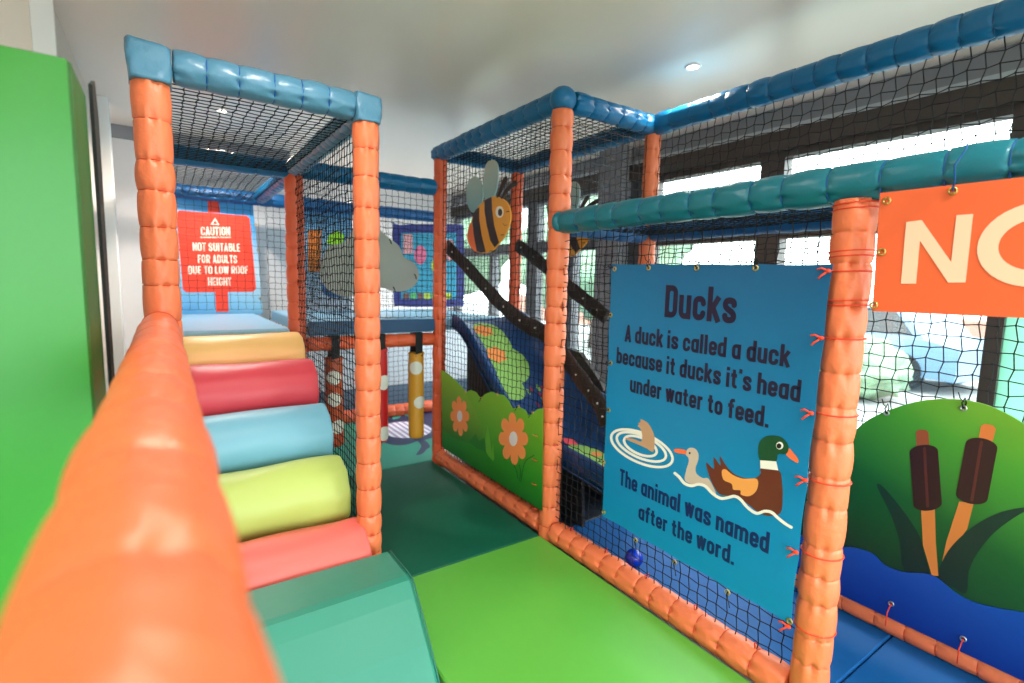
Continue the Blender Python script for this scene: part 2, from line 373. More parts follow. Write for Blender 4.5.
# ------------------------------------------------------------------ puffed foam sleeves
def puff(mb, p0, p1, r=.053, seg=.115, seed=0, nu=44, mi=0, rough=1.0, face_ang=None):
    rnd = random.Random(seed); p0 = Vector(p0); p1 = Vector(p1); d = p1-p0; L = d.length; t = d/L
    u = Vector((0, 0, 1)) if abs(t.z) < .9 else Vector((0, -1, 0)); u = (u-t*u.dot(t)).normalized(); w = t.cross(u)
    n = max(1, round(L/seg)); ls = [1+rnd.uniform(-.22, .2) for _ in range(n)]; s = sum(ls); ls = [a/s*L for a in ls]
    dc = Vector((0, 0, HC))-(p0+p1)/2; a0 = face_ang if face_ang is not None else math.atan2(dc.dot(w), dc.dot(u))+rnd.uniform(.2, .55)*(1 if rnd.random() < .75 else -1)
    prof = [0, .035, .09, .18, .32, .5, .68, .82, .91, .965]; rings = []; z = 0; seams = []
    ph = [[rnd.uniform(0, 6.28) for _ in range(4)] for _ in range(n+1)]
    for k in range(n):
        seams.append(z)
        bl = rnd.uniform(-.03, .04); ex = rnd.uniform(-.02, .02); ea = rnd.uniform(0, 6.28)
        for q in prof:
            dd = min(q, 1-q); base = 1-.13*(1-min(1, (sin(pi*q)))**.40)+bl*sin(pi*q)
            phs = ph[k] if q < .5 else ph[k+1]
            ring = []
            for j in range(nu):
                a = 2*pi*j/nu
                wr = exp(-dd/.13)*min(1, dd/.03)*.058*rough*(sin(9*a+phs[0])+.8*sin(13*a+phs[1])+.6*sin(5*a+phs[2]))
                da = (a-a0-.15*sin(phs[3])+pi) % (2*pi)-pi
                pin = -.21*rough*exp(-(da/.17)**2)*exp(-dd/.16)*(1+.5*sin(phs[2]))+  .08*rough*exp(-((abs(da)-.34)/.14)**2)*exp(-dd/.2)
                rr = r*(base+wr*.7+pin+ex*cos(a-ea))
                ring.append(p0+t*(z+q*ls[k]+ (.0015*sin(3*a+phs[1]) if dd < .05 else 0))+(u*cos(a)+w*sin(a))*rr)
            rings.append(ring)
        z += ls[k]
    ring = [p0+t*L+(u*cos(2*pi*j/nu)+w*sin(2*pi*j/nu))*r*.87 for j in range(nu)]; rings.append(ring)
    o = len(mb.v)
    for rg in rings: mb.v += [tuple(q) for q in rg]
    for i in range(len(rings)-1):
        for j in range(nu): mb.face([o+i*nu+j, o+i*nu+(j+1) % nu, o+(i+1)*nu+(j+1) % nu, o+(i+1)*nu+j], mi, True)
    mb.face([o+j for j in range(nu-1, -1, -1)], mi); e = o+(len(rings)-1)*nu; mb.face([e+j for j in range(nu)], mi)
    return seams, t, u, w

def ring_cord(p, t, r, name, M, parent, cr=.0022, knot=None):
    t = Vector(t).normalized(); u = t.orthogonal().normalized(); w = t.cross(u); p = Vector(p)
    mb = MB().tube([p+(u*cos(a*pi/12)+w*sin(a*pi/12))*r for a in range(24)], cr, 5, closed=True)
    if knot is not None:
        k = Vector(knot); mb.sphere(k, .007, 8, 6, sc=(1, 1.2, .9)); 
        mb.tube([k, k+Vector((-.008, .012, -.012)), k+Vector((-.01, .02, -.022))], .003, 5)
        mb.tube([k, k+Vector((-.006, .016, .008)), k+Vector((-.008, .026, .004))], .003, 5)
    return mb.build(name, M, parent)

def sleeve_thing(name, label, p0, p1, M, seed, group, r=.053, seg=.100, cat=None, cords=None, cr=.0018, cap=None, every=1):
    t = thing(name, label, cat or ('padded post' if 'post' in name else 'padded beam'), p0, group)
    mb = MB(); seams, ax, u, w = puff(mb, p0, p1, r, seg, seed)
    mb.build('foam_sleeve', M, t)
    if cords:
        for s in seams[1::every]:
            ring_cord(Vector(p0)+ax*s, ax, r*.885, 'binding_cord', cords, t, cr)
    return t

POSTG = 'orange foam posts of the play frame'; BEAMG = 'blue foam beams of the play frame'; LOWG = 'orange foam beams of the play frame'
CORDO = mat('orange_thread', (196, 62, 24), .6); CORDB = mat('navy_thread', (0, 72, 120), .6)
HL, HR, HM = 1.94, 2.174, 1.598
p1 = sleeve_thing('padded_post', 'orange padded post where the near rail meets the stair entrance', (XA, Y1, ZF), (XA, Y1, HL-.055), ORANGE, 1, POSTG, cords=CORDO, r=.0515)
p2 = sleeve_thing('padded_post', 'orange padded post at the right of the stair rollers, standing free in front', (XB, Y1, ZF), (XB, Y1, HL-.055), ORANGE, 2, POSTG, cords=CORDO, r=.0495)
p7 = sleeve_thing('padded_post', 'orange padded post at the top of the stairs right of the caution sign', (XB, Y2, ZF), (XB, Y2, HL-.04), ORANGE_D, 3, POSTG)
p3 = sleeve_thing('padded_post', 'slim orange padded post between the grey cloud board and the bee', (XC, Y2, ZF), (XC, Y2, HR-.04), ORANGE_D, 4, POSTG, r=.047)
p4 = sleeve_thing('padded_post', 'tall orange padded post between the flower panel and the duck banner', (XC, Y1, ZF), (XC, Y1, HR-.05), ORANGE, 5, POSTG, cords=CORDO, r=.0535)
p8 = sleeve_thing('padded_post', 'orange padded post just right of the nearer bee, behind the slide', (XD, Y2, ZF), (XD, Y2, HR-.04), ORANGE_D, 6, POSTG, r=.048)
p6 = sleeve_thing('padded_post', 'orange padded post above the duck banner, its top at the window side', (XD, Y1, ZF), (XD, Y1, HR-.05), ORANGE, 7, POSTG, r=.0455)
p5 = sleeve_thing('padded_post', 'thick orange padded post between the duck banner and the orange NO banner', (XC, Y0, ZF), (XC, Y0, HM-.045), ORANGE, 8, POSTG, r=.0545)

def cap_block(c, sx, sy, sz, M, parent, name='corner_cap'):
    """smooth vinyl cap wrapped over a corner of the frame, its top flaps a little open"""
    x, y, z = c; n = 10; mb = MB(); rings = []
    for k in range(n+1):
        q = k/n; zz = z-sz/2+sz*q; ring = []
        for j in range(32):
            a = 2*pi*j/32; e = .36
            cx = math.copysign(abs(cos(a))**e, cos(a)); sy_ = math.copysign(abs(sin(a))**e, sin(a))
            b = 1+.03*sin(3*a+6*q)+.02*sin(7*a-9*q)-.05*(1-q)**3 + .03*q*q
            ring.append((x+sx/2*cx*b, y+sy/2*sy_*b, zz+.006*sin(2*a)*q))
        rings.append(ring)
    o = len(mb.v)
    for r in rings: mb.v += r
    for i in range(n):
        for j in range(32): mb.face([o+i*32+j, o+i*32+(j+1) % 32, o+(i+1)*32+(j+1) % 32, o+(i+1)*32+j], 0, True)
    top = [(x+(px_-x)*.86, y+(py_-y)*.86, z+sz/2-.006) for px_, py_, _ in rings[-1]]
    o2 = len(mb.v); mb.v += top
    for j in range(32): mb.face([o+n*32+j, o+n*32+(j+1) % 32, o2+(j+1) % 32, o2+j], 1)
    mb.face([o2+j for j in range(32)], 1)
    mb.face([o+j for j in range(31, -1, -1)], 0)
    return mb.build(name, [M, BLACK], parent)

t = sleeve_thing('padded_beam', 'blue padded top beam over the stair entrance', (XA+.06, Y1, HL), (XB-.05, Y1, HL), BLUE_LIT, 11, BEAMG, r=.052, seg=.093, cords=BLUECORD, cr=.0024)
cap_block((XA, Y1, HL-.012), .112, .112, .106, BLUE_LIT, t); cap_block((XB, Y1, HL-.010), .100, .100, .094, BLUE_LIT, t)
sleeve_thing('padded_beam', 'blue padded top beam running back along the stairs right side', (XB, Y1+.06, HL), (XB, Y2-.05, HL), BLUE_LIT, 12, BEAMG, seg=.08)
sleeve_thing('padded_beam', 'blue padded top beam running back along the stairs left side', (XA, Y1+.06, HL), (XA, Y3, HL), BLUE_LIT, 13, BEAMG, seg=.1)
sleeve_thing('padded_beam', 'blue padded cross beam over the top of the stairs', (XA+.05, Y2, HL-.01), (XB-.02, Y2, HL-.01), BLUE, 14, BEAMG)
sleeve_thing('padded_beam', 'blue padded top beam between the stairs and the bee tower', (XB+.02, Y2, HL), (XC-.045, Y2, HL), BLUE, 15, BEAMG, cords=CORDB)
sleeve_thing('padded_beam', 'blue padded back beam right above the caution sign', (XA+.05, Y3, HL-.02), (XB+.2, Y3, HL-.02), ROYAL, 16, BEAMG)
sleeve_thing('padded_beam', 'blue padded back beam above the framed window mural', (XB+.2, Y3, HL-.02), (XD, Y3, HL-.02), ROYAL, 17, BEAMG)
sleeve_thing('padded_beam', 'blue padded beam continuing back from the top of the stairs', (XB, Y2+.05, HL-.01), (XB, Y3-.06, HL-.01), BLUE, 18, BEAMG)
t = sleeve_thing('padded_beam', 'blue padded top beam above the bee board and flower panel', (XC, Y1+.03, HR), (XC, Y2+.05, HR), BLUE, 19, BEAMG, r=.055, cords=CORDB, seg=.1)
mb = MB().sphere((XC, Y1, HR), .064, 20, 12, sc=(1, 1, .95)); mb.build('corner_cap', BLUE, t)
sleeve_thing('padded_beam', 'blue padded top beam crossing from the tall front post to the window side', (XC+.06, Y1, HR), (XD-.01, Y1, HR), BLUE, 20, BEAMG, cords=CORDB)
sleeve_thing('padded_beam', 'blue padded top beam at the rear of the bee tower', (XC+.05, Y2, HR), (XD, Y2, HR), BLUE, 21, BEAMG)
sleeve_thing('padded_beam', 'blue padded top beam between the two window-side posts of the bee tower', (XD, Y1+.05, HR), (XD, Y2+.04, HR), BLUE, 22, BEAMG)
sleeve_thing('padded_beam', 'long blue padded top beam rising to the upper right corner under the ceiling', (XD, Y1-.02, HR), (XD, -.25, HR), BLUE, 23, BEAMG, r=.057, cords=CORDB)
t = sleeve_thing('padded_beam', 'blue padded middle beam above the duck banner and NO banner', (XC, Y1-.035, HM), (XC, -.30, HM), BLUE_WARMLIT, 24, BEAMG, r=.056, seg=.125, cords=BLUECORD, cr=.0022)
mb = MB().sphere((XC-.02, Y1-.035, HM), .05, 16, 10, sc=(1, .6, 1)); mb.build('end_cap', BLUE_WARMLIT, t)
sleeve_thing('padded_beam', 'royal blue padded middle beam on the window side seen through the duck bay net', (XD, Y1-.04, HM), (XD, -.25, HM), ROYAL, 25, BEAMG)
sleeve_thing('padded_beam', 'short blue middle beam joining the tall front post to the window side', (XC+.06, Y1, HM-.01), (XD-.05, Y1, HM-.01), ROYAL, 26, BEAMG)
# low orange beams
def tied_beam(label, p0, p1, M, seed, ties, r=.053):
    t = sleeve_thing('padded_beam', label, p0, p1, M, seed, LOWG, r=r, cords=CORDO)
    a, b = Vector(p0), Vector(p1)
    for k in range(ties):
        q = a+(b-a)*((k+.5)/ties); ax = (b-a).normalized()
        u = ax.orthogonal().normalized()
        mb = MB().tube([q+Vector((0, 0, r*.95))+Vector((-.004, 0, 0)), q+Vector((-.006, .003, r+.016)), q+Vector((.008, -.002, r+.02)), q+Vector((.012, 0, r*.9))], .0022, 5)
        mb.build('cable_tie', REDCORD, t)
    return t
tied_beam('orange padded floor beam under the flower panel', (XC, Y2-.05, .036), (XC, Y1+.055, .036), ORANGE, 31, 7)
tied_beam('orange padded floor beam under the duck banner', (XC, Y1-.055, .03), (XC, Y0+.055, .03), ORANGE, 32, 5, r=.056)
tied_beam('orange padded floor beam under the cattail board', (XD, Y1-.05, .045), (XD, -.25, .045), ORANGE, 33, 9, r=.05)
t = sleeve_thing('padded_beam', 'orange padded beam under the upper deck with hanging punch bags', (XB+.05, Y2, .893), (XC-.05, Y2, .893), ORANGE_D, 34, LOWG, r=.045)
sleeve_thing('padded_beam', 'dark orange padded floor beam at the far edge of the creature mat', (XB, Y3, .05), (XD, Y3, .05), ORANGE_D, 35, LOWG, r=.06)
sleeve_thing('padded_beam', 'dark orange padded floor beam at the foot of the net beside the rollers', (XB, Y1+.06, .02), (XB, Y2-.05, .02), ORANGE_D, 37, LOWG)
# near rail
t = thing('padded_rail', 'large orange padded handrail running from the camera to the stair post', 'handrail', (XA, Y1, 1.163))
mb = MB(); puff(mb, (XA-.010, -.35, 1.137), (XA-.010, Y1-.045, 1.137), .050, .16, 41, nu=40, rough=.35, face_ang=.3)
mb.build('foam_sleeve', mat('orange_vinyl_dimpled', (222, 106, 64), .42, .5, bump=.5, bscale=28), t)
ring_cord((XA-.010, Y1-.06, 1.137), (0, 1, 0), .048, 'binding_cord', CORDO, t)

# ------------------------------------------------------------------ nets
def net(label, o, u, v, nu, nv, cell_u, cell_v, rad=.0021, zig=.0026, seed=0, knots=True, group='black safety nets'):
    """knotted square net: nu by nv cells from corner o along u and v"""
    o, u, v = Vector(o), Vector(u).normalized(), Vector(v).normalized(); w = u.cross(v)
    rnd = random.Random(seed); f1, f2 = rnd.uniform(0, 6), rnd.uniform(0, 6)
    def P(i, j):
        a = i*cell_u; b = j*cell_v
        ed = min(i, nu-i, 5)/5*min(j, nv-j, 5)/5
        return o+u*(a+.0035*ed*sin(j*.9+f1)+zig*(1 if (i+j) % 2 else -1))+v*(b+.005*ed*sin(i*.35+f2)+.003*ed*sin(i*1.7+j*.6)+zig*.9*(1 if (i+j) % 2 else -1))+w*(.004*ed*sin(i*.4+j*.3+f1))
    G = [[P(i, j) for j in range(nv+1)] for i in range(nu+1)]
    V = []; Fc = []
    du, dv = [(u*cos(a)+w*sin(a))*rad for a in (.5, 2.6, 4.7)], [(v*cos(a)+w*sin(a))*rad for a in (.5, 2.6, 4.7)]
    for i in range(nu+1):
        b = len(V)
        for j in range(nv+1): V += [tuple(G[i][j]+q) for q in du]
        for j in range(nv):
            for k in range(3): Fc.append((b+j*3+k, b+j*3+(k+1) % 3, b+j*3+3+(k+1) % 3, b+j*3+3+k))
    for j in range(nv+1):
        b = len(V)
        for i in range(nu+1): V += [tuple(G[i][j]+q) for q in dv]
        for i in range(nu):
            for k in range(3): Fc.append((b+i*3+k, b+i*3+(k+1) % 3, b+i*3+3+(k+1) % 3, b+i*3+3+k))
    if knots:
        kr = rad*2.1
        for i in range(nu+1):
            for j in range(nv+1):
                c = G[i][j]; b = len(V)
                V += [tuple(c+u*kr), tuple(c+v*kr), tuple(c-u*kr), tuple(c-v*kr), tuple(c+w*kr), tuple(c-w*kr)]
                for k in range(4): Fc += [(b+k, b+(k+1) % 4, b+4), (b+(k+1) % 4, b+k, b+5)]
    me = bpy.data.meshes.new('safety_net'); me.from_pydata(V, [], Fc); me.materials.append(NET)
    ob = bpy.data.objects.new('safety_net', me); COL.objects.link(ob)
    return tag(ob, label, 'net', group)
def netrect(label, plane, c, a0, a1, b0, b1, cell=.042, **k):
    nu = round(abs(a1-a0)/cell); nv = round(abs(b1-b0)/cell); cu = abs(a1-a0)/nu; cv = abs(b1-b0)/nv
    if plane == 'X': return net(label, (c, a0, b0), (0, 1, 0), (0, 0, 1), nu, nv, cu, cv, **k)
    if plane == 'Y': return net(label, (a0, c, b0), (1, 0, 0), (0, 0, 1), nu, nv, cu, cv, **k)
    return net(label, (a0, b0, c), (1, 0, 0), (0, 1, 0), nu, nv, cu, cv, **k)
q = .05
netrect('black net wall beside the stair rollers between two orange posts', 'X', XB, Y1+q, Y2-q, .07, HL-q, cell=.038, seed=1)
netrect('black net roof over the stairs', 'Z', HL-.035, XA+q, XB-q, Y1+q, Y2-q, cell=.040, seed=2)
netrect('black net roof over the deck behind the stairs', 'Z', HL-.045, XA+q, XB-q, Y2+q, Y3-q, seed=3, cell=.045, knots=False)
netrect('black net wall with the bee board and flower panel tied to it', 'X', XC, Y1+q, Y2-q, .07, HR-q, cell=.040, seed=4)
netrect('black net wall behind the duck banner', 'X', XC, Y0+q, Y1-q, .07, HM-q, cell=.040, seed=5)
netrect('black net roof of the bee tower', 'Z', HR-.03, XC+q, XD-q, Y1+q, Y2-q, cell=.043, seed=6)
netrect('black net wall on the window side of the bee tower', 'X', XD, Y1+q, Y2-q, .4, HR-q, cell=.045, seed=7, knots=False)
netrect('black upper net below the long blue top beam by the windows', 'X', XD, -.2, Y1-q, HM+q, HR-q, cell=.042, seed=8, rad=.0023, zig=.0042)
netrect('black lower net behind the cattail board by the windows', 'X', XD+.015, -.2, Y1-q, .08, HM-q, cell=.045, seed=9, rad=.0023, zig=.0036)
netrect('black net wall at the rear of the bee tower', 'Y', Y2, XC+q, XD-q, 1.05, HR-q, cell=.045, seed=10, knots=False)
netrect('black net wall above the deck edge behind the grey cloud board', 'Y', Y2, XB+q, XC-q, 1.05, HL-q, cell=.042, seed=11)
netrect('black net at the back of the frame above the creature mat', 'Y', Y3, XB+.05, XD, .1, HL-.06, cell=.048, seed=12, knots=False)
netrect('black net hanging in front of the caution sign', 'Y', Y3-.01, XA+q, XB+.04, 1.04, HL-.06, cell=.055, seed=13, rad=.0014)
netrect('black flat net roof behind the blue middle beam', 'Z', HM-.02, XC+q, XD-q, -.2, Y1-q, cell=.043, seed=14, knots=False)
netrect('black upper net crossing from the tall front post to the window side', 'Y', Y1, XC+.06, XD-q, HM+q, HR-q, cell=.045, seed=15, knots=False)

# ------------------------------------------------------------------ floor mats and deck
def slab(name, label, a, b, M, cat='mat', group=None, bev=.006):
    return tag(MB().box(a, b, bev=bev).build(name, M), label, cat, group)
LIME = mat('lime_green_vinyl', (90, 172, 62), .42, .5, bump=.12, bscale=7)
DKG = mat('bottle_green_vinyl', (0, 92, 70), .55, .3, bump=.12, bscale=7)
MATB = mat('marine_blue_vinyl', (8, 88, 156), .6, .25, bump=.3, bscale=12)
slab('floor_mat', 'bright lime green floor mat at the entrance', (.70, -.7, ZF), (XC-.054, Y1+.005, 0), LIME)
slab('floor_mat', 'dark bottle green floor mat behind the lime green mat', (.712, Y1+.007, ZF), (XC-.054, Y2-.005, 0), DKG)
slab('floor_mat', 'blue floor mat behind the duck banner net', (XC+.06, Y0-.01, ZF), (XD+.01, Y1-.002, 0), MATB)
slab('floor_mat', 'blue floor mat at the bottom right below the cattail board', (XC+.06, -.7, ZF), (XD+.01, Y0-.013, 0), MATB)
slab('floor_mat', 'floor mat under the blue slide', (XC+.06, Y1, ZF), (XD-.06, Y2, -.002), mat('shaded_mat_vinyl', (18, 26, 44), .5))  # the slide's shadow is put into this mat's colour
cm = thing('floor_mat', 'teal green floor mat printed with a dark creature and a striped oval', 'mat', (1.4, 3.9, 0))
MB().box((XB+.06, Y2-.003, ZF), (XD-.05, Y3-.07, 0), bev=.006).build('mat_pad', mat('teal_green_vinyl', (20, 138, 112), .42, bump=.12, bscale=7), cm)
NAVYP = mat('navy_print', (22, 34, 74), .5)
mb = MB()
mb.add(smooth_closed([px('Z', 0, *c, off=.0008) for c in [(372, 434), (388, 420), (396, 413), (415, 411), (440, 412), (444, 424), (440, 434), (425, 440), (418, 441), (405, 445), (388, 444)]]), [list(range(66))])
mb.add(smooth_closed([px('Z', 0, *c, off=.0008) for c in [(416, 439), (424, 440), (430, 446), (426, 450), (422, 454), (416, 455), (420, 449), (421, 445)]], 4), [list(range(32))])
mb.build('creature_print', NAVYP, cm)
ep = [px('Z', 0, 406+25.5*cos(a*pi/16), 430+8.2*sin(a*pi/16), off=.0016) for a in range(32)]
M = bpy.data.materials.new('striped_print'); M.use_nodes = True; N = M.node_tree.nodes; L = M.node_tree.links
tcn = N.new('ShaderNodeTexCoord'); wv = N.new('ShaderNodeTexWave'); wv.inputs['Scale'].default_value = 6; L.new(tcn.outputs['Object'], wv.inputs[0])
cr = N.new('ShaderNodeValToRGB'); cr.color_ramp.interpolation = 'CONSTANT'; e = cr.color_ramp.elements; e.new(.5)
for i_, (p_, c_) in enumerate([(0, (232, 232, 240)), (.45, (226, 130, 140)), (.75, (150, 150, 190))]): e[i_].position = p_; e[i_].color = (*lin(c_), 1)
L.new(wv.outputs[0], cr.inputs[0]); L.new(cr.outputs[0], N['Principled BSDF'].inputs[0])
mb = MB(); mb.add(ep, [list(range(32))]); mb.build('striped_oval_print', M, cm)
mb = MB()
mb.add([px('Z', 0, *c, off=.0016) for c in [(392, 416), (402, 414), (400, 418), (393, 420)]], [(0, 1, 2, 3)])
mb.add([px('Z', 0, *c, off=.0016) for c in [(404, 413), (412, 414), (411, 417), (405, 416)]], [(0, 1, 2, 3)])
mb.build('teal_patch_print', mat('pale_teal_print', (70, 170, 150), .5), cm)
# upper deck
DECKT = mat('pale_blue_vinyl', (128, 176, 206), .42, bump=.15, bscale=10)
NAVYV = mat('navy_vinyl', (14, 66, 106), .45, bump=.15, bscale=20)
t = thing('deck_platform', 'raised blue padded deck at the top of the stairs', 'platform', (.3, 3.9, .94))
MB().box((XA+.04, Y2-.10, .94), (XB-.06, Y3+.03, 1.005), bev=.01).build('deck_pad', DECKT, t)
t = thing('deck_platform', 'raised padded deck with navy edge above the punch bags', 'platform', (1.1, 3.9, .94))
MB().box((XB+.058, Y2-.02, .945), (XC-.055, Y2+.06, 1.03), bev=.008).box((XB+.058, Y2+.06, .945), (XD-.06, Y3-.02, 1.03), bev=.008).build('deck_pad', DECKT, t)
MB().box((XB+.058, Y2-.034, .952), (XC-.05, Y2-.021, 1.036), bev=.004).build('deck_edge', NAVYV, t)

# ------------------------------------------------------------------ roller stairs
def roller(label, yc, zc, r, M, x1=.625, seed=0, wrinkle=.004):
    rnd = random.Random(seed); n = 44; xs = [.045, .047, .055, .07]+[.07+(x1-.09)*k/14 for k in range(1, 14)]+[x1-.02, x1-.007, x1-.001, x1]
    rr = [r-.030, r-.012, r-.004, r]+[r]*13+[r-.001, r-.006, r-.016, r-.036]
    mb = MB(); P = []
    f = [rnd.uniform(0, 6) for _ in range(6)]
    for i, (x, q) in enumerate(zip(xs, rr)):
        for j in range(n):
            a = 2*pi*j/n; e = (x-.045)/(x1-.045)
            w = wrinkle*(sin(2*a+5*e+f[0])*.6+.35*sin(5*a+9*e+f[1])+.8*exp(-((e-1)/.14)**2)*sin(9*a+f[2]+4*e))
            P.append((x, yc+(q+w)*cos(a), zc+(q+w)*sin(a)))
    F_ = []
    for i in range(len(xs)-1):
        for j in range(n): F_.append((i*n+j, i*n+(j+1) % n, (i+1)*n+(j+1) % n, (i+1)*n+j))
    mb.add(P, F_, 0, True); mb.face(list(range(n-1, -1, -1))); mb.face([(len(xs)-1)*n+j for j in range(n)])
    t = thing('stair_roller', label, 'stair step', (.3, yc, zc-r), 'foam roller steps of the stairs')
    mb.build('roller_cover', M, t)
    sp = MB().tube([(x1-.003, yc+(r-.006)*cos(a*pi/24), zc+(r-.006)*sin(a*pi/24)) for a in range(48)], .0015, 4, closed=True); 
    return t
VY = mat('apricot_vinyl', (244, 192, 118), .46, bump=.06, bscale=14)
VR = mat('rose_red_vinyl', (214, 66, 78), .46, bump=.06, bscale=14)
VB = mat('sky_blue_vinyl', (118, 178, 200), .46, bump=.06, bscale=14)
VL = mat('pale_lime_vinyl', (184, 202, 104), .48, bump=.06, bscale=14)
VC = mat('coral_vinyl', (234, 104, 94), .46, bump=.06, bscale=14)
VT = mat('sea_green_vinyl', (40, 132, 110), .42, bump=.18, bscale=9)
roller('apricot yellow foam roller, topmost of the stairs', 3.045, .868, .125, VY, seed=1)
roller('red foam roller between the yellow and the blue one', 2.78, .73, .150, VR, seed=2)
roller('sky blue foam roller in the middle of the stairs', 2.525, .543, .150, VB, seed=3)
roller('pale lime foam roller below the blue one', 2.26, .357, .152, VL, seed=4, wrinkle=.006)
roller('coral pink foam roller just above the sea green step', 1.985, .172, .150, VC, seed=5, wrinkle=.005)
# stepped base under the rollers
base = MB(); prof = [(3.17, ZF), (3.17, .73), (3.13, .72), (2.09, .035), (2.07, ZF)]
base.prism([(.06, y, z) for y, z in prof], (.50, 0, 0))
tag(base.build('foam_wedge', mat('black_foam', (24, 24, 28), .7)), 'black sloped foam base under the stair rollers', 'foam base')
t = thing('foam_step', 'sea green foam wedge step at the foot of the stairs', 'stair step', (.36, 1.6, 0))
pr_ = [(1.826, ZF), (1.828, .21), (1.826, .236), (1.812, .246), (1.62, .247), (1.595, .242), (1.55, .20), (1.45, .09), (1.375, -.005), (1.365, ZF)]
mb = MB(); n = len(pr_); xs = [.045, .055]+[.055+(.67-.055)*k/8 for k in range(1, 9)]+[.682]
for i, x in enumerate(xs):
    k = .006 if i in (0, len(xs)-1) else 0
    mb.v += [(x, y+(k if y < 1.6 else -k), z-k*(z > 0)) for y, z in pr_]
for i in range(len(xs)-1):
    for j in range(n): mb.face([i*n+j, i*n+(j+1) % n, (i+1)*n+(j+1) % n, (i+1)*n+j], 0, False)
mb.face(list(range(n-1, -1, -1))); mb.face([(len(xs)-1)*n+j for j in range(n)])
sc_ = mb.build('step_cover', VT, t)
MB().tube([(.683, y, z) for y, z in pr_], .003, 5).build('piping', mat('dark_sea_green', (16, 104, 96), .5), sc_)

# ------------------------------------------------------------------ green crash pad on the left
GP = mat('grass_green_vinyl', (34, 134, 28), .36, .5, bump=.10, bscale=5)
t = thing('crash_pad', 'tall bright green padded panel standing at the left edge', 'crash pad', (-.6, 1.2, ZF))
mb = MB(); y0, y1, x0, x1, z0, z1 = 1.1, 1.30, -1.25, -.113, ZF, 1.635
nx, nz = 20, 24; o = len(mb.v)
for k in range(nz+1):
    for i in range(nx+1):
        a, b = i/nx, k/nz; e = min(1, 6*min(a, 1-a), 6*min(b, 1-b))
        mb.v.append((x0+(x1-x0)*a, y0-.016*e**.5-.003*e*sin(9*b+3*a)-.002*e*sin(21*b-7*a), z0+(z1-z0)*b))
for k in range(nz):
    for i in range(nx): mb.face([o+k*(nx+1)+i, o+k*(nx+1)+i+1, o+(k+1)*(nx+1)+i+1, o+(k+1)*(nx+1)+i], 0, True)
mb.build('front_cover', GP, t)
MB().box((x0, y0+.001, z0), (x1+.004, y1, z1+.003), bev=.006).build('side_cover', mat('olive_green_vinyl', (44, 96, 30), .5, bump=.2, bscale=9), t)
fl = MB(); fp = [(1.305, 1.66), (1.37, 1.685), (1.40, 1.62), (1.375, 1.2), (1.36, .7), (1.36, ZF), (1.302, ZF)]
fl.prism([(x1+.008, y, z) for y, z in fp], (.006, 0, 0)); fl.build('edge_flap', mat('black_fabric', (26, 28, 24), .8), t)

# ------------------------------------------------------------------ banners
def eyelet(p, nrm, parent, M=BRASS, r=.0075):
    nrm = Vector(nrm).normalized(); u = nrm.orthogonal().normalized(); w = nrm.cross(u); p = Vector(p)
    return MB().tube([p+(u*cos(a*pi/8)+w*sin(a*pi/8))*r for a in range(16)], .0028, 6, closed=True).build('eyelet', M, parent)
def tie(p, parent, M=BLACK, d=(0, 0, 1), L=.03):
    p = Vector(p); d = Vector(d).normalized(); s = d.cross(Vector((1, 0, 0))) if abs(d.x) < .9 else Vector((0, 0, 1))
    s = s.normalized()
    mb = MB().tube([p+Vector((-.004, 0, 0)), p+d*L*.5+s*.004+Vector((-.006, 0, 0)), p+d*L+Vector((.004, 0, 0)), p+d*L*.5-s*.005+Vector((.004, 0, 0)), p+Vector((.002, 0, 0))], .0022, 5)
    mb.tube([p+d*L*.6, p+d*L*.9+s*.010+Vector((-.006, 0, 0)), p+d*L*1.5+s*.016+Vector((-.008, 0, 0))], .0016, 4)
    return mb.build('cable_tie', M, parent)

XP = XC-.068      # the front face of banners tied on the outside of the net
DUCKB = grad('duck_banner_lit_print', [(0, (0, 132, 186)), (.45, (0, 104, 152)), (1, (14, 54, 102))], 'Z', .4, 1.55, rough=.38, bump=.25, bscale=5, axis2='Y', mix2=-.25)  # printed gradient, with part of the lighting painted into it
t = thing('duck_banner', 'blue vinyl banner headed Ducks with mallard artwork, tied to the net', 'banner', (XP, 1.15, .26))
ol = []
def edge(a, b, n, amp, nx_):
    a, b = Vector(a), Vector(b)
    for i in range(n*8):
        q = i/(n*8); ol.append(a+(b-a)*q+Vector(nx_)*amp*abs(sin(pi*q*n))**.8)
TL, TR, BR, BL = [px('X', XP, *c) for c in [(611, 264), (833, 264), (791, 625), (602, 516)]]
edge(TL, TR, 4, -.0025, (0, 0, 1)); edge(TR, BR, 5, -.004, (0, -1, 0)); edge(BR, BL, 4, .004, (0, 0, 1)); edge(BL, TL, 4, -.004, (0, 1, 0))
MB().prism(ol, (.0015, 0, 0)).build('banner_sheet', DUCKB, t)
INK = mat('dark_plum_ink', (22, 15, 50), .45)
INK2 = mat('navy_ink', (4, 30, 92), .45)
def P(x, y, k=1): return px('X', XP, x, y, off=.0006*k)
mb = MB((-1.2e-5, 0, 0))
for txt, a, b, capt in [('Ducks', (664.5, 317), (735.5, 324), (667, 285)), ('A duck is called a duck', (625, 341.5), (789.5, 367.5), (627, 325)),
                        ("because it ducks it's head", (616.5, 363), (800, 402.5), (618, 347)), ('under water to feed.', (630, 391.5), (768.5, 428), (632, 375.5))]:
    p0, p1 = P(*a, 2), P(*b, 2); h = (P(*capt, 2)-p0).z
    p1.z = p0.z + (p1.z-p0.z)
    line_of_text(mb, txt, p0, p1, h, sw=1.0)
mb.build('lettering', INK, t)
mb = MB((-1.2e-5, 0, 0))
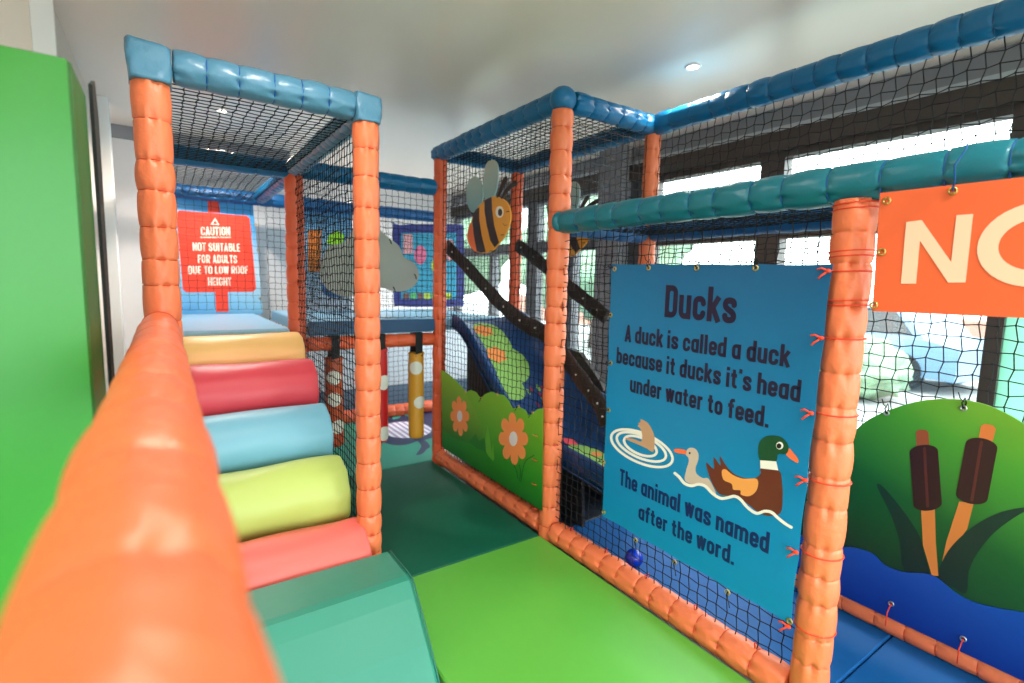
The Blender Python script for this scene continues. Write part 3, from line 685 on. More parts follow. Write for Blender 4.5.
for txt, a, b, capt in [('The animal was named', (619.5, 484.5), (768.5, 554), (621, 468.5)), ('after the word.', (638.5, 518.5), (734, 565.5), (640.5, 503.5))]:
    p0, p1 = P(*a, 2), P(*b, 2); line_of_text(mb, txt, p0, p1, (P(*capt, 2)-p0).z)
mb.build('lettering', INK2, t)
# artwork: pond rings, upended tail, duck, drake, wave
def poly(mb, pts, k=1, mi=0, sm=4, fn=P):
    q_ = [fn(*c, k) for c in pts]
    if sm: q_ = smooth_closed(q_, sm)
    mb.add(q_, [list(range(len(q_)))], mi)
def pix(z, ox, oy, s): return [(ox+a/s, oy+b/s) for a, b in z]
def stroke(mb, pts, w, k=1, mi=0, closed=False, fn=P, sm=6):
    pts = [Vector((a, b, 0)) for a, b in pts]
    q_ = smooth_closed(pts, sm)+[pts[0]] if closed else smooth_open(pts, sm)
    ribbon(mb, [(v.x, v.y) for v in q_], w, lambda a, b: fn(a, b, k), mi, cap=True)
art = MB((-1.2e-5, 0, 0))
cx, cy = 642, 447.5
for (ax_, ay_, ccx, ccy) in [(33.0, 14.5, 642, 448.2), (26.5, 11.0, 641.5, 446.8), (17.5, 8.0, 640.5, 446.0)]:
    A = []
    for i in range(28):
        a = 2*pi*i/28; x, y = ax_*cos(a), ay_*sin(a); th = radians(24); A.append((ccx+x*cos(th)-y*sin(th), ccy+x*sin(th)+y*cos(th)))
    stroke(art, A, 2.6, 1, 0, True, sm=2)
poly(art, pix([(280, 62), (300, 70), (330, 90), (360, 140), (375, 200), (365, 285), (320, 262), (260, 235), (180, 200), (185, 190), (240, 200), (282, 215), (290, 170), (275, 125), (258, 110), (268, 98), (262, 88), (278, 84)], 600, 410, 6.83), 2, 1, 3)
# small duck (zoom origin 680,420 scale 5.692 ; first zoom origin 600,410 scale 6.83)
Z2 = lambda pts: pix(pts, 680, 420, 5.692)
poly(art, Z2([(52, 160), (85, 162), (105, 190), (104, 230), (90, 270), (95, 305), (130, 330), (165, 335), (205, 420), (150, 375), (90, 372), (30, 345), (35, 290), (50, 240), (48, 215), (30, 190)]), 1, 2, 4)
poly(art, Z2([(34, 172), (0, 164), (-32, 166), (-28, 182), (0, 190), (34, 194)]), 2, 3, 3)
poly(art, [(690.0+1.0*cos(i*pi/6), 453.0+1.2*sin(i*pi/6)) for i in range(12)], 3, 4, 0)
# drake
poly(art, Z2([(150, 240), (195, 280), (192, 210), (232, 260), (228, 205), (275, 275), (330, 318), (400, 335), (440, 325), (462, 300), (462, 275), (562, 285), (582, 360), (585, 450), (572, 530), (500, 545), (440, 520), (390, 480), (330, 440), (270, 430), (225, 420), (190, 370), (165, 310)]), 2, 5, 3)
poly(art, Z2([(240, 290), (262, 280), (300, 310), (360, 333), (440, 335), (440, 395), (400, 432), (350, 425), (345, 400), (305, 395), (295, 362), (250, 340)]), 3, 6, 4)
poly(art, Z2([(458, 228), (450, 140), (478, 100), (520, 88), (575, 95), (612, 130), (620, 165), (605, 192), (560, 195), (545, 235)]), 3, 7, 4)
poly(art, Z2([(458, 228), (550, 235), (562, 286), (460, 274)]), 4, 0, 0)
poly(art, Z2([(620, 160), (650, 190), (675, 225), (670, 244), (640, 228), (604, 195)]), 2, 3, 3)
poly(art, Z2([(570+21*cos(i*pi/8), 145+22*sin(i*pi/8)) for i in range(16)]), 4, 0, 0)
poly(art, Z2([(566+14*cos(i*pi/8), 147+15*sin(i*pi/8)) for i in range(16)]), 5, 4, 0)
stroke(art, [(675.5, 473), (680, 477), (685, 483), (692, 485.5), (699, 484), (706, 486), (713, 493), (721, 498), (728, 497.5), (735, 496), (741, 499), (748, 507), (757, 513), (765, 511), (772, 512), (779, 518), (786, 523.5), (792, 527)], 3.0, 6, 0)
MALB = mat('chestnut_print', (104, 44, 26), .45)
art.build('duck_artwork', [WHITEP, mat('tan_print', (196, 152, 118), .45), mat('cream_grey_print', (206, 186, 168), .45), mat('bill_orange_print', (246, 112, 66), .45), mat('black_print', (22, 18, 20), .45), MALB, mat('wing_orange_print', (240, 158, 80), .45), mat('drake_green_print', (10, 72, 38), .45)], t)
for c in [(615, 269), (649, 268), (697, 268), (756, 268), (611, 315), (611, 363), (609, 410), (604, 462), (604, 512), (636, 540), (675, 562), (728, 592), (790, 621)]:
    eyelet(P(*c, 4), (1, 0, 0), t)
for c, d in [((649, 267), (0, 0, 1)), ((697, 267), (0, 0, 1)), ((756, 267), (0, 0, 1)), ((613, 268), (0, 1, .5)), ((611, 315), (0, 1, .2)), ((611, 363), (0, 1, .1)), ((609, 410), (0, 1, .1)),
             ((604, 462), (0, 1, .1)), ((636, 540), (0, 0, -1)), ((675, 562), (0, 0, -1)), ((728, 592), (0, 0, -1))]:
    tie(P(*c, 5), t, d=d)
for y in (271, 338, 413, 480, 552, 626):   # red cords knotted round the post
    k = P({271: 829, 338: 822, 413: 812, 480: 806, 552: 797, 626: 789}[y], y, 8); c = Vector((XC, Y0, k.z))
    ring_cord(c, (0, .03, 1), .0555, 'cord_tie', REDCORD, p5, .0022, knot=k)

# NO banner
OB = mat('bright_orange_print', (240, 102, 54), .45, bump=.12, bscale=5)
t = thing('notice_banner', 'orange banner with cream letters NO hanging from the blue middle beam', 'banner', (XP, .3, 1.25))
def Q(x, y, k=1): return px('X', XP, x, y, off=.0006*k)
# sits a little further out than the duck banner
a_, b_, c_, d_ = Q(880, 193, 0), Q(1024, 177, 0), Q(1024, 318, 0), Q(872, 311, 0)
ob = [a_, b_, Vector((XP, -.28, b_.z)), Vector((XP, -.28, c_.z)), c_, d_]
MB().prism(ob, (.0015, 0, 0)).build('banner_sheet', OB, t)
lt = MB((-1.2e-5, 0, 0))
Z3 = lambda pts: pix(pts, 860, 160, 2.628)
lt.add([Q(*c, 2) for c in Z3([(108, 325), (122, 163), (163, 158), (240, 268), (254, 145), (298, 142), (278, 322), (232, 322), (158, 212), (148, 325)])], [list(range(10))])
cO = Q(977, 250, 2)+Vector((0, -.098, 0)); cO.z = 1.408
no_, ni_ = [], []
for i in range(40):
    a = 2*pi*i/40; no_.append(cO+Vector((0, -.098*cos(a), .0905*sin(a)))); ni_.append(cO+Vector((0, -.062*cos(a), .055*sin(a))))
lt.add(no_+ni_, [(i, (i+1) % 40, 40+(i+1) % 40, 40+i) for i in range(40)])
lt.build('lettering', mat('cream_print', (244, 208, 176), .5), t)
for c in [(887, 201), (953, 191), (882, 252), (874, 305)]:
    eyelet(Q(*c, 3), (1, 0, 0), t)
for y, c in ((200, (887, 201)), (252, (882, 252)), (305, (874, 305))):
    k = Q(*c, 5)
    for dz in (-.006, .008):
        ring_cord((XC, Y0, k.z+dz), (0, .05, 1), .0555, 'cord_tie', REDCORD, p5, .0019)
MB().tube([Q(953, 191, 5), Q(956, 180, 12), Q(960, 168, 12)+Vector((-.03, 0, 0)), Q(966, 150, 5), Q(968, 143, 3)], .002, 5).build('cord_tie', BLUECORD, t)

# flower panel
XF = XC-.062
def Fp(x, y, k=1): return px('X', XF, x, y, off=.0006*k)
t = thing('flower_panel', 'green meadow panel with two orange flowers tied in the frame', 'panel', (XF, 2.6, .08))
Z7 = lambda pts: pix(pts, 435, 370, 4.878)
GREEN1 = grad('meadow_print', [(0, (10, 92, 30)), (.4, (48, 140, 34)), (1, (118, 176, 44))], 'Z', .1, .62, rough=.45)
GREEN2 = grad('bush_print', [(0, (30, 110, 34)), (1, (140, 190, 52))], 'Z', .25, .68, rough=.45)
ol = Z7([(30, 0), (60, 15), (95, 45), (130, 80), (150, 108), (175, 98), (200, 108), (222, 138), (245, 118), (275, 105), (305, 118), (335, 122), (360, 150), (378, 188), (410, 180), (440, 195), (455, 222), (480, 208), (500, 190), (527, 186), (523, 688), (36, 376)])
q_ = [Fp(*c) for c in ol]; MB().prism(q_, (.002, 0, 0)).build('panel_sheet', GREEN1, t)
art = MB((-1.2e-5, 0, 0))
art.add([Fp(*c, 2) for c in Z7([(36, 5), (60, 20), (100, 52), (140, 100), (180, 165), (215, 240), (238, 320), (205, 350), (165, 355), (130, 345), (90, 330), (60, 305), (36, 285)])], [list(range(13))], 0)
poly(art, Z7([(245, 340), (258, 272), (270, 340), (278, 400), (284, 350), (290, 430), (285, 445), (262, 420), (240, 380)]), 2, 1, 0, fn=Fp)
poly(art, Z7([(165, 350), (200, 310), (215, 345), (245, 330), (250, 400), (200, 380)]), 2, 2, 0, fn=Fp)
def flower(cx, cy, rx, ry, lean):
    pts = []
    for i in range(64):
        a = 2*pi*i/64; r = .66+.34*abs(cos(4*a))**.6; pts.append((cx+rx*r*cos(a)+lean*ry*r*sin(a), cy+ry*r*sin(a)))
    poly(art, Z7(pts), 3, 3, 0, fn=Fp)
    poly(art, Z7([(cx+rx*.28*cos(i*pi/10), cy+ry*.28*sin(i*pi/10)) for i in range(20)]), 4, 4, 0, fn=Fp)
flower(122, 225, 46, 97, .05); flower(384, 335, 72, 128, .05)
for a in [(420, 545, 440, 450, 485, 415), (405, 530, 398, 490, 385, 460), (412, 540, 420, 500, 412, 462)]:
    stroke(art, Z7([(a[0], a[1]), (a[2], a[3]), (a[4], a[5])]), .8, 3, 5, fn=Fp)
art.build('meadow_artwork', [GREEN2, mat('leaf_print', (98, 168, 48), .45), mat('shade_leaf_print', (40, 118, 38), .45), mat('flower_orange_print', (250, 146, 82), .45), mat('flower_centre_print', (232, 222, 226), .45), mat('stem_green_print', (8, 92, 34), .45)], t)
for c in Z7([(150, 108), (228, 138), (305, 120), (410, 178), (478, 208)]): eyelet(Fp(*c, 4), (1, 0, 0), t, r=.006)
for c in Z7([(230, 136), (408, 178), (476, 210)]): tie(Fp(*c, 5), t, d=(0, .6, -.3), L=.022)
for k in range(4):
    zz = .13+k*.13; MB().tube([(XF-.003, Y1+.075, zz), (XF-.012, Y1+.05, zz+.004), (XC-.055, Y1+.03, zz)], .002, 5).build('cord_tie', REDCORD, t)
    zz = .16+k*.13; MB().tube([(XF-.003, Y2-.075, zz), (XF-.012, Y2-.05, zz+.004), (XC-.05, Y2-.03, zz)], .002, 5).build('cord_tie', REDCORD, t)

# ------------------------------------------------------------------ bee boards
def bee(label, pl, mapf):
    t = thing('bee_board', label, 'board', mapf(45, 85), 'bee boards tied to the nets')
    Z8 = lambda pts: [mapf(a/373*60, b/683*110) for a, b in pts]
    th = (.008, 0, 0)
    def pr2(name, pts, M, off, sm=5, th=th, par=None):
        q_ = [v-Vector((off, 0, 0)) for v in Z8(pts)]
        if sm: q_ = smooth_closed(q_, sm)
        return MB().prism(q_, th).build(name, M, par or t)
    WG = grad('wing_print', [(0, (120, 168, 172)), (1, (190, 192, 176))], 'Z', 1.75, 2.05, rough=.5)
    pr2('wing', [(95, 165), (125, 195), (140, 250), (135, 330), (100, 385), (65, 380), (42, 320), (38, 250), (55, 190)], WG, .0)
    pr2('wing', [(200, 60), (230, 85), (238, 150), (230, 230), (205, 300), (165, 310), (145, 250), (150, 150), (165, 85)], WG, .002)
    body = [(200, 292), (250, 295), (295, 325), (318, 380), (315, 450), (285, 530), (240, 590), (200, 630), (140, 640), (95, 625), (60, 580), (50, 530), (70, 460), (90, 400), (130, 340)]
    bd = pr2('body', body, mat('bee_yellow_print', (236, 158, 52), .5), .006)
    pr2('body_tip', [(70, 455), (85, 490), (100, 560), (115, 630), (90, 622), (60, 580), (50, 530)], mat('bee_orange_print', (240, 110, 52), .5), .0075, 4, (.003, 0, 0))
    BR_ = mat('bee_brown_print', (52, 38, 44), .5)
    pr2('stripe', [(90, 395), (108, 368), (125, 358), (125, 430), (140, 530), (165, 632), (135, 638), (112, 630), (95, 540), (84, 450)], BR_, .0085, 0, (.003, 0, 0), bd)
    pr2('stripe', [(160, 318), (180, 302), (202, 293), (205, 370), (218, 470), (248, 575), (222, 605), (195, 560), (172, 460), (160, 380)], BR_, .0085, 0, (.003, 0, 0), bd)
    ey = pr2('eye', [(252+24*cos(i*pi/8), 385+36*sin(i*pi/8)) for i in range(16)], WHITEP, .0085, 0, (.003, 0, 0))
    pr2('pupil', [(258+13*cos(i*pi/8), 388+23*sin(i*pi/8)) for i in range(16)], BR_, .0097, 0, (.003, 0, 0), ey)
    mo = smooth_open([v-Vector((.008, 0, 0)) for v in Z8([(275, 455), (285, 470), (300, 465)])]); MB().tube(mo, .0014, 5).build('smile', BR_, t)
    AN = mat('antenna_brown', (60, 46, 44), .6)
    for pts in ([(235, 295), (255, 245), (275, 200), (285, 180)], [(262, 300), (290, 250), (320, 222), (345, 205)]):
        c = smooth_open(Z8(pts)); m_ = MB().tube(c, [.010+.006*i/len(c) for i in range(len(c))], 8); m_.sphere(c[-1], .016, 10, 8, sc=(.4, 1, 1)); m_.build('antenna', AN, t)
    for a, b in [(185, 68), (75, 165), (305, 385), (270, 530), (200, 630), (40, 580)]:
        p = Z8([(a, b)])[0]; MB().tube([p+Vector((-.012, .008, 0)), p+Vector((-.014, -.004, .002)), p+Vector((.004, -.018, 0))], .0022, 5).build('cable_tie', BLACK, t)
    return t
XBEE = XC-.018
bee('striped yellow bee board hanging in the bay above the flower panel', XBEE, lambda a, b: px('X', XBEE, 460+a, 150+b))
# the second bee: same board, one bay further to the window side
c1 = px('X', XBEE, 490, 222)
c2 = px('X', XD-.02, 571, 232)
bee('striped yellow bee board half hidden behind the tall front post, nearer the windows', XD, lambda a, b: (px('X', XBEE, 460+a, 150+b)-c1)*.92+c2)

# ------------------------------------------------------------------ cloud board
YCl = Y2-.02
def Cp(x, y, k=0): return px('Y', YCl, x, y, off=.001*k)
t = thing('cloud_board', 'flat grey cloud board tied to the net above the deck edge', 'board', Cp(370, 290))
q_ = smooth_closed([Cp(*c) for c in [(322, 262), (330, 246), (345, 242), (356, 226), (372, 224), (388, 237), (399, 246), (404, 257), (414, 263), (419, 274), (415, 285), (404, 291), (392, 291), (380, 288), (350, 297), (332, 292), (321, 280)]], 5)
MB().prism(q_, (0, .01, 0)).build('cloud_panel', mat('cloud_grey', (150, 152, 146), .55), t)
for c in [(390, 241), (415, 276), (394, 289), (333, 247), (327, 275)]:
    MB().tube([Cp(c[0]-1, c[1]-2, 6), Cp(c[0], c[1], 14), Cp(c[0]+1, c[1]+3, 6)], .003, 5).build('cable_tie', BLACK, t)

# ------------------------------------------------------------------ cattail board on the window side
XK = XD-.062
def K(x, y, k=1): return px('X', XK, x, y, off=.0006*k)
t = thing('cattail_board', 'rounded green board printed with two brown cattails over blue water', 'board', (XK, .6, .07))
GK = grad('reed_bank_print', [(0, (0, 44, 30)), (.4, (6, 86, 36)), (.75, (66, 150, 42)), (1, (118, 176, 44))], 'Z', .0, .82, rough=.42, axis2='Y', mix2=-.35)
top = [(828, 500), (834, 470), (843, 447), (854, 432), (868, 420), (888, 410.5), (915, 402), (940, 399), (964, 400), (988, 405.5), (1011, 416), (1024, 424)]
tp = [K(*c, 0) for c in top]; a = tp[0]
pts = [Vector((XK, 1.02, .10)), Vector((XK, 1.02, a.z))]+[v for v in smooth_open(tp, 4)]+[Vector((XK, .25, .70)), Vector((XK, .16, .50)), Vector((XK, .12, .28)), Vector((XK, .12, .10))]
MB().prism(pts, (.006, 0, 0)).build('board_panel', GK, t)
art = MB((-1.2e-5, 0, 0)); Z6 = lambda pts: pix(pts, 840, 400, 3.103)
poly(art, Z6([(116, 270), (128, 264), (170, 310), (215, 370), (248, 425), (262, 480), (275, 545), (200, 530), (185, 440), (160, 360)]), 1, 0, 3, fn=K)
poly(art, Z6([(300, 555), (318, 500), (350, 450), (410, 395), (480, 355), (540, 338), (590, 334), (540, 365), (480, 410), (430, 470), (400, 530), (392, 600), (350, 580)]), 2, 0, 3, fn=K)
poly(art, Z6([(252, 335), (295, 335), (298, 440), (306, 545), (286, 545), (258, 450)]), 3, 1, 0, fn=K)
poly(art, Z6([(370, 315), (415, 320), (395, 400), (345, 470), (310, 535), (330, 440)]), 1, 1, 0, fn=K)
poly(art, Z6([(236, 98), (245, 92), (265, 92), (275, 100), (278, 145), (238, 145)]), 2, 2, 0, fn=K)
poly(art, Z6([(438, 80), (450, 74), (475, 78), (484, 90), (474, 128), (430, 122)]), 2, 3, 0, fn=K)
def capsule(c0, c1, w, k):
    (x0, y0_), (x1_, y1_) = c0, c1; d = math.hypot(x1_-x0, y1_-y0_); ux, uy = (x1_-x0)/d, (y1_-y0_)/d; vx, vy = -uy, ux; out = []
    for i in range(13): a_ = pi*i/12; out.append((x0+vx*w*cos(a_)-ux*w*.48*sin(a_), y0_+vy*w*cos(a_)-uy*w*.48*sin(a_)))
    for i in range(13): a_ = pi*i/12; out.append((x1_-vx*w*cos(a_)+ux*w*.48*sin(a_), y1_-vy*w*cos(a_)+uy*w*.48*sin(a_)))
    poly(art, Z6(out), k, 4, 0, fn=K)
capsule((261, 160), (273, 322), 44, 4); capsule((440, 142), (410, 298), 50, 4)
stroke(art, Z6([(263, 150), (268, 240), (273, 328)]), 3.0, 5, 5, fn=K); stroke(art, Z6([(440, 130), (425, 220), (410, 310)]), 3.2, 5, 5, fn=K)
art.build('cattail_artwork', [grad('reed_leaf_print', [(0, (2, 34, 32)), (1, (4, 52, 36))], 'Z', .3, .75), mat('reed_stem_print', (214, 124, 56), .45), mat('reed_tip_print', (146, 72, 40), .45), mat('reed_tip_orange_print', (216, 120, 56), .45), mat('cattail_brown_print', (44, 16, 18), .4), mat('cattail_sheen_print', (84, 34, 30), .4)], t)
wv = [K(*c, 8) for c in [(838, 548), (852, 547), (872, 553), (885, 565), (905, 572), (925, 573), (938, 578), (955, 592), (975, 602), (1000, 608), (1024, 612)]]
wv = smooth_open(wv, 4)
MB().prism([Vector((XK-.005, 1.0, .088)), Vector((XK-.005, 1.0, wv[0].z-.01))]+wv+[Vector((XK-.005, .13, .26)), Vector((XK-.005, .13, .088))], (.005, 0, 0)).build('water_panel', grad('water_print', [(0, (0, 40, 130)), (1, (4, 70, 168))], 'Z', .08, .30, rough=.4), t)
for c in [(887, 413), (964, 408)]:
    eyelet(K(*c, 8), (1, 0, 0), t, M=mat('steel', (200, 200, 200), .35, metal=1)); tie(K(*c, 9), t, L=.035)
for c in [(892, 603), (964, 638)]:
    eyelet(K(c[0], c[1], 14), (1, 0, 0), t, M=MATS['steel']); k = K(c[0], c[1], 14)
    MB().tube([k, k+Vector((-.02, .003, -.03)), k+Vector((-.025, .002, -.08))], .0022, 5).build('cord_tie', REDCORD, t)

# ------------------------------------------------------------------ punch bags
def bag(label, x, r, z0, z1, M, dots, seed):
    t = thing('punch_bag', label, 'punch bag', (x, Y2, z0), 'hanging spotted punch bags')
    rnd = random.Random(seed); n = 28; f = [rnd.uniform(0, 6) for _ in range(3)]; rings = []
    zs = [z0, z0+.006, z0+.02]+[z0+.02+(z1-z0-.06)*k/14 for k in range(1, 15)]+[z1-.02, z1]
    for i, z in enumerate(zs):
        q = r*(.6 if i == 0 else .9 if i == 1 else 1)*(1.06 if i == len(zs)-1 else (.95 if i == len(zs)-2 else 1))
        rings.append([(x+q*(1+.03*sin(3*a_+8*z+f[0]))*cos(a_), Y2+q*(1+.03*sin(2*a_+11*z+f[1]))*sin(a_), z+(.006*sin(4*a_) if i == len(zs)-1 else 0)) for a_ in [2*pi*j/n for j in range(n)]])
    mb = MB()
    for rg in rings: mb.v += rg
    for i in range(len(zs)-1):
        for j in range(n): mb.face([i*n+j, i*n+(j+1) % n, (i+1)*n+(j+1) % n, (i+1)*n+j], 0, True)
    mb.face(list(range(n-1, -1, -1))); mb.face([(len(zs)-1)*n+j for j in range(n)])
    bc_ = mb.build('bag_cover', M, t)
    for (ang, z, dr) in dots:
        # disc wrapped onto the bag
        m_ = MB(); vs = []; 
        def w3(a_, b_): th = ang+a_/r; return (x+(r*1.035+.002)*cos(th), Y2+(r*1.035+.002)*sin(th), z+b_)
        rs = [0, .5, 1]; vs = [w3(0, 0)]
        for q in (.35, .7, 1):
            for j in range(20): a_ = 2*pi*j/20; vs.append(w3(dr*q*cos(a_), dr*q*sin(a_)))
        fs = [(0, 1+j, 1+(j+1) % 20) for j in range(20)]
        for k in (0, 1):
            for j in range(20): fs.append((1+k*20+j, 1+(k+1)*20+j, 1+(k+1)*20+(j+1) % 20, 1+k*20+(j+1) % 20))
        m_.add(vs, fs, 0, True); m_.build('dot_patch', mat('off_white_vinyl', (222, 220, 208), .5), bc_)
    s = MB(); w = .026
    s.box((x-w, Y2-.050, z1-.02), (x+w, Y2-.046, .945)).box((x-w, Y2+.046, z1-.02), (x+w, Y2+.05, .945)).box((x-w, Y2-.050, .942), (x+w, Y2+.05, .946))
    s.build('hanging_strap', BLACK, t)
dn = -pi/2-.38
bag('rust orange punch bag with white dots, leftmost, seen through the stair net', .868, .055, .22, .80, mat('rust_vinyl', (190, 78, 34), .45, bump=.2), [(dn+.1, .68, .045), (dn+.1, .54, .045), (dn+.5, .36, .045)], 1)
bag('red punch bag with white dots beside the free standing orange post', 1.165, .056, .20, .84, mat('bag_red_vinyl', (196, 24, 28), .45, bump=.2), [(dn+.6, .62, .05), (dn+.6, .27, .05)], 2)
bag('mustard yellow punch bag with white dots hanging in the doorway', 1.432, .054, .19, .80, mat('mustard_vinyl', (214, 152, 44), .45, bump=.2), [(dn-.05, .70, .046), (dn+.5, .455, .044)], 3)

# ------------------------------------------------------------------ slide
BUSH = mat('pale_green_print', (138, 184, 92), .45); SLB = mat('deep_blue_slide_vinyl', (8, 58, 112), .36, bump=.1, bscale=8)
t = thing('slide', 'dark blue padded slide with printed green bush and orange flowers', 'slide', (1.95, 2.4, 0))
prof = [(3.22, 1.035), (3.10, .995), (2.95, .895), (2.80, .765), (2.65, .635), (2.50, .535), (2.35, .465), (2.15, .42), (1.95, .40), (1.75, .385), (1.60, .36), (1.52, .30)]
prof = [(v.x, v.y) for v in smooth_open([(a, b, 0) for a, b in prof], 4)]
def bedz(y):
    for (ya, za), (yb, zb) in zip(prof, prof[1:]):
        if yb <= y <= ya: return za+(zb-za)*(ya-y)/(ya-yb)
    return prof[-1][1]
def sect(y, z):
    q = min(1, max(0, (3.25-y)/.5)); h = .05+.16*q
    return [(1.675, z-.06), (1.675, z+.02+.03*q), (1.69, z+.035+.03*q), (1.71, z+.03+.02*q), (1.73, z), (1.80, z-.01), (1.95, z-.012), (2.08, z+.005), (2.14, z+.06*q+.01), (2.17, z+h), (2.19, z+h+.006), (2.20, z+h-.01), (2.20, z-.06)]
mb = MB(); S = [[(x, y, zz) for x, zz in sect(y, z)] for y, z in prof]; n = 13
for s_ in S: mb.v += s_
for i in range(len(S)-1):
    for j in range(n): mb.face([i*n+j, i*n+(j+1) % n, (i+1)*n+(j+1) % n, (i+1)*n+j], 0, True)
mb.face(list(range(n))); mb.face([(len(S)-1)*n+j for j in range(n-1, -1, -1)])
mb.build('slide_bed', SLB, t)
art = MB((-1.2e-5, 0, 0))
def sp(x, y, k=1): return Vector((x, y, bedz(y)-.010+.004*k+(max(0, (x-2.0))*.25 if x > 2 else 0)))
SLM = [BUSH, mat('slide_flower_print', (236, 140, 70), .45), mat('coral_print', (232, 80, 96), .45), mat('berry_print', (150, 30, 60), .45)]
def blob(cx, cy, rx, ry, mi, k, lobes=0):
    N_ = 36; rings = [[sp(cx, cy, k)]*N_]
    for q in (.25, .5, .75, 1):
        rings.append([sp(cx+rx*q*(1+(.12*sin(lobes*a_) if lobes else 0))*cos(a_), cy+ry*q*(1+(.12*sin(lobes*a_) if lobes else 0))*sin(a_), k) for a_ in [2*pi*j/N_ for j in range(N_)]])
    o = len(art.v)
    for rg in rings: art.v += [tuple(v) for v in rg]
    for i in range(4):
        for j in range(N_): art.face([o+i*N_+j, o+i*N_+(j+1) % N_, o+(i+1)*N_+(j+1) % N_, o+(i+1)*N_+j], mi, True)
blob(1.87, 2.98, .13, .17, 0, 1); blob(1.88, 2.80, .16, .13, 0, 1.3); blob(1.81, 2.66, .10, .10, 0, 1.6); blob(1.84, 3.05, .07, .05, 1, 2.2, 6); blob(1.83, 2.86, .07, .05, 1, 2.6, 6)
art.build('slide_artwork', SLM, t)
art = MB((-1.2e-5, 0, 0))
blob(1.84, 1.93, .10, .16, 0, 1.0); blob(1.82, 1.80, .08, .08, 0, 1.5); blob(1.86, 2.12, .035, .05, 2, 2, 4); blob(1.80, 1.76, .03, .03, 1, 2.6, 5); blob(1.88, 1.92, .03, .03, 1, 2.2, 5)
art.build('slide_artwork', SLM, t)
art = MB((-1.2e-5, 0, 0))
rnd = random.Random(5)
for k in range(16): blob(1.98+rnd.uniform(-.06, .06), 2.52+rnd.uniform(-.12, .12), .008, .022, 0 if k % 3 else 3, 1.2+.1*(k % 5))
o_ = art.build('slide_artwork', SLM, t); o_['kind'] = 'stuff'
sk = MB(); lo = [(1.80, y, z-.055) for y, z in prof if y > 1.9]
sk.prism(lo+[(1.80, 1.92, ZF), (1.80, 3.2, ZF)], (.02, 0, 0)); sk.build('under_slide_shade', mat('under_slide_dark', (20, 22, 30), .55), t)  # added dark sheet standing in for the dimness under the slide
MB().tube([(1.672, y, z-.05) for y, z in prof], .005, 5).build('piping', mat('navy_piping', (30, 60, 110), .5), t)
# dark padding behind the slide on the window side
tag(MB().prism([(XD-.045, y, z) for y, z in [(2.9, .62), (2.62, .88), (2.45, .86), (2.25, .70), (2.09, .46), (2.06, ZF), (2.9, ZF)]], (.03, 0, 0)).build('side_guard', DKBROWN), 'black curved guard pad on the window side of the slide', 'guard pad')
# diagonal guard straps along the slide
def strap(label, pts, w, M):
    t = thing('guard_strap', label, 'strap', pts[0], 'dark padded straps sloping along the slide')
    c = smooth_open(pts, 6); mb = MB(); n = 12; o = 0
    for i, p in enumerate(c):
        d = (c[min(i+1, len(c)-1)]-c[max(i-1, 0)]).normalized(); s = d.cross(Vector((1, 0, 0))).normalized()
        k = 1+.06*sin(i*1.3)
        mb.v += [tuple(p+s*w/2*k*cos(2*pi*j/n)+Vector((.016*sin(2*pi*j/n), 0, 0))) for j in range(n)]
    for i in range(len(c)-1):
        for j in range(n): mb.face([i*n+j, i*n+(j+1) % n, (i+1)*n+(j+1) % n, (i+1)*n+j], 0, True)
    mb.face(list(range(n-1, -1, -1))); mb.face([(len(c)-1)*n+j for j in range(n)])
    mb.build('strap_band', M, t)
    for i in range(2, len(c), 4):
        MB().sphere(c[i]+Vector((-.018, 0, .01)), .006, 8, 6).build('stud', mat('pale_stud', (200, 196, 190), .4), t)
    return t
x_ = XC+.085
strap('dark sloping strap from the slim post down behind the tall front post', [px('X', x_, *c) for c in [(447, 246), (470, 270), (497, 300), (522, 322), (545, 334)]]+[px('X', x_, *c) for c in [(565, 358), (585, 385), (600, 405), (607, 425)]], .10, DKBROWN)
strap('dark sloping strap on the window side of the slide', [px('X', XD-.03, *c) for c in [(517, 245), (535, 258), (560, 280), (585, 300), (606, 317)]], .10, DKBROWN)

# small ball
tag(MB().sphere(px('X', 1.75, 634, 558), .042, 24, 16).build('play_ball', mat('shiny_blue_plastic', (0, 50, 190), .15, coat=.5)), 'small shiny blue ball on the mat behind the duck banner net', 'ball')

# ------------------------------------------------------------------ caution banner
YK = Y3+.06
def Kc(x, y, k=1): return px('Y', YK, x, y, off=.0008*k)
t = thing('caution_banner', 'blue banner with a red sign reading CAUTION not suitable for adults', 'banner', (.35, YK, 1.0))
zf = lambda pts: pix(pts, 160, 160, 4.27)
SKYP = grad('sky_print', [(0, (60, 150, 215)), (.3, (130, 190, 225)), (.6, (190, 215, 230)), (1, (50, 150, 215))], 'Z', 1.0, 1.92, rough=.5, axis2='X', mix2=.35)
MB().prism([Kc(*c, 0) for c in zf([(48, 125), (395, 165), (405, 280), (418, 400), (440, 660), (92, 660), (75, 420)])], (0, .002, 0)).build('banner_sheet', SKYP, t)
SR = mat('sign_red_print', (238, 60, 34), .5)
art = MB((-1.2e-5, 0, 0))
art.add([Kc(*c, 2) for c in zf([(203, 150), (245, 152), (258, 225), (205, 225)])], [(0, 1, 2, 3)])
art.add([Kc(*c, 2) for c in zf([(235, 560), (290, 560), (293, 648), (240, 648)])], [(0, 1, 2, 3)])
art.add([Kc(*c, 3) for c in zf([(80, 215), (370, 238), (383, 250), (410, 550), (398, 562), (112, 565), (98, 552), (70, 230)])], [list(range(8))])
art.build('sign_artwork', SR, t)
mb = MB((0, -1.2e-5, 0))
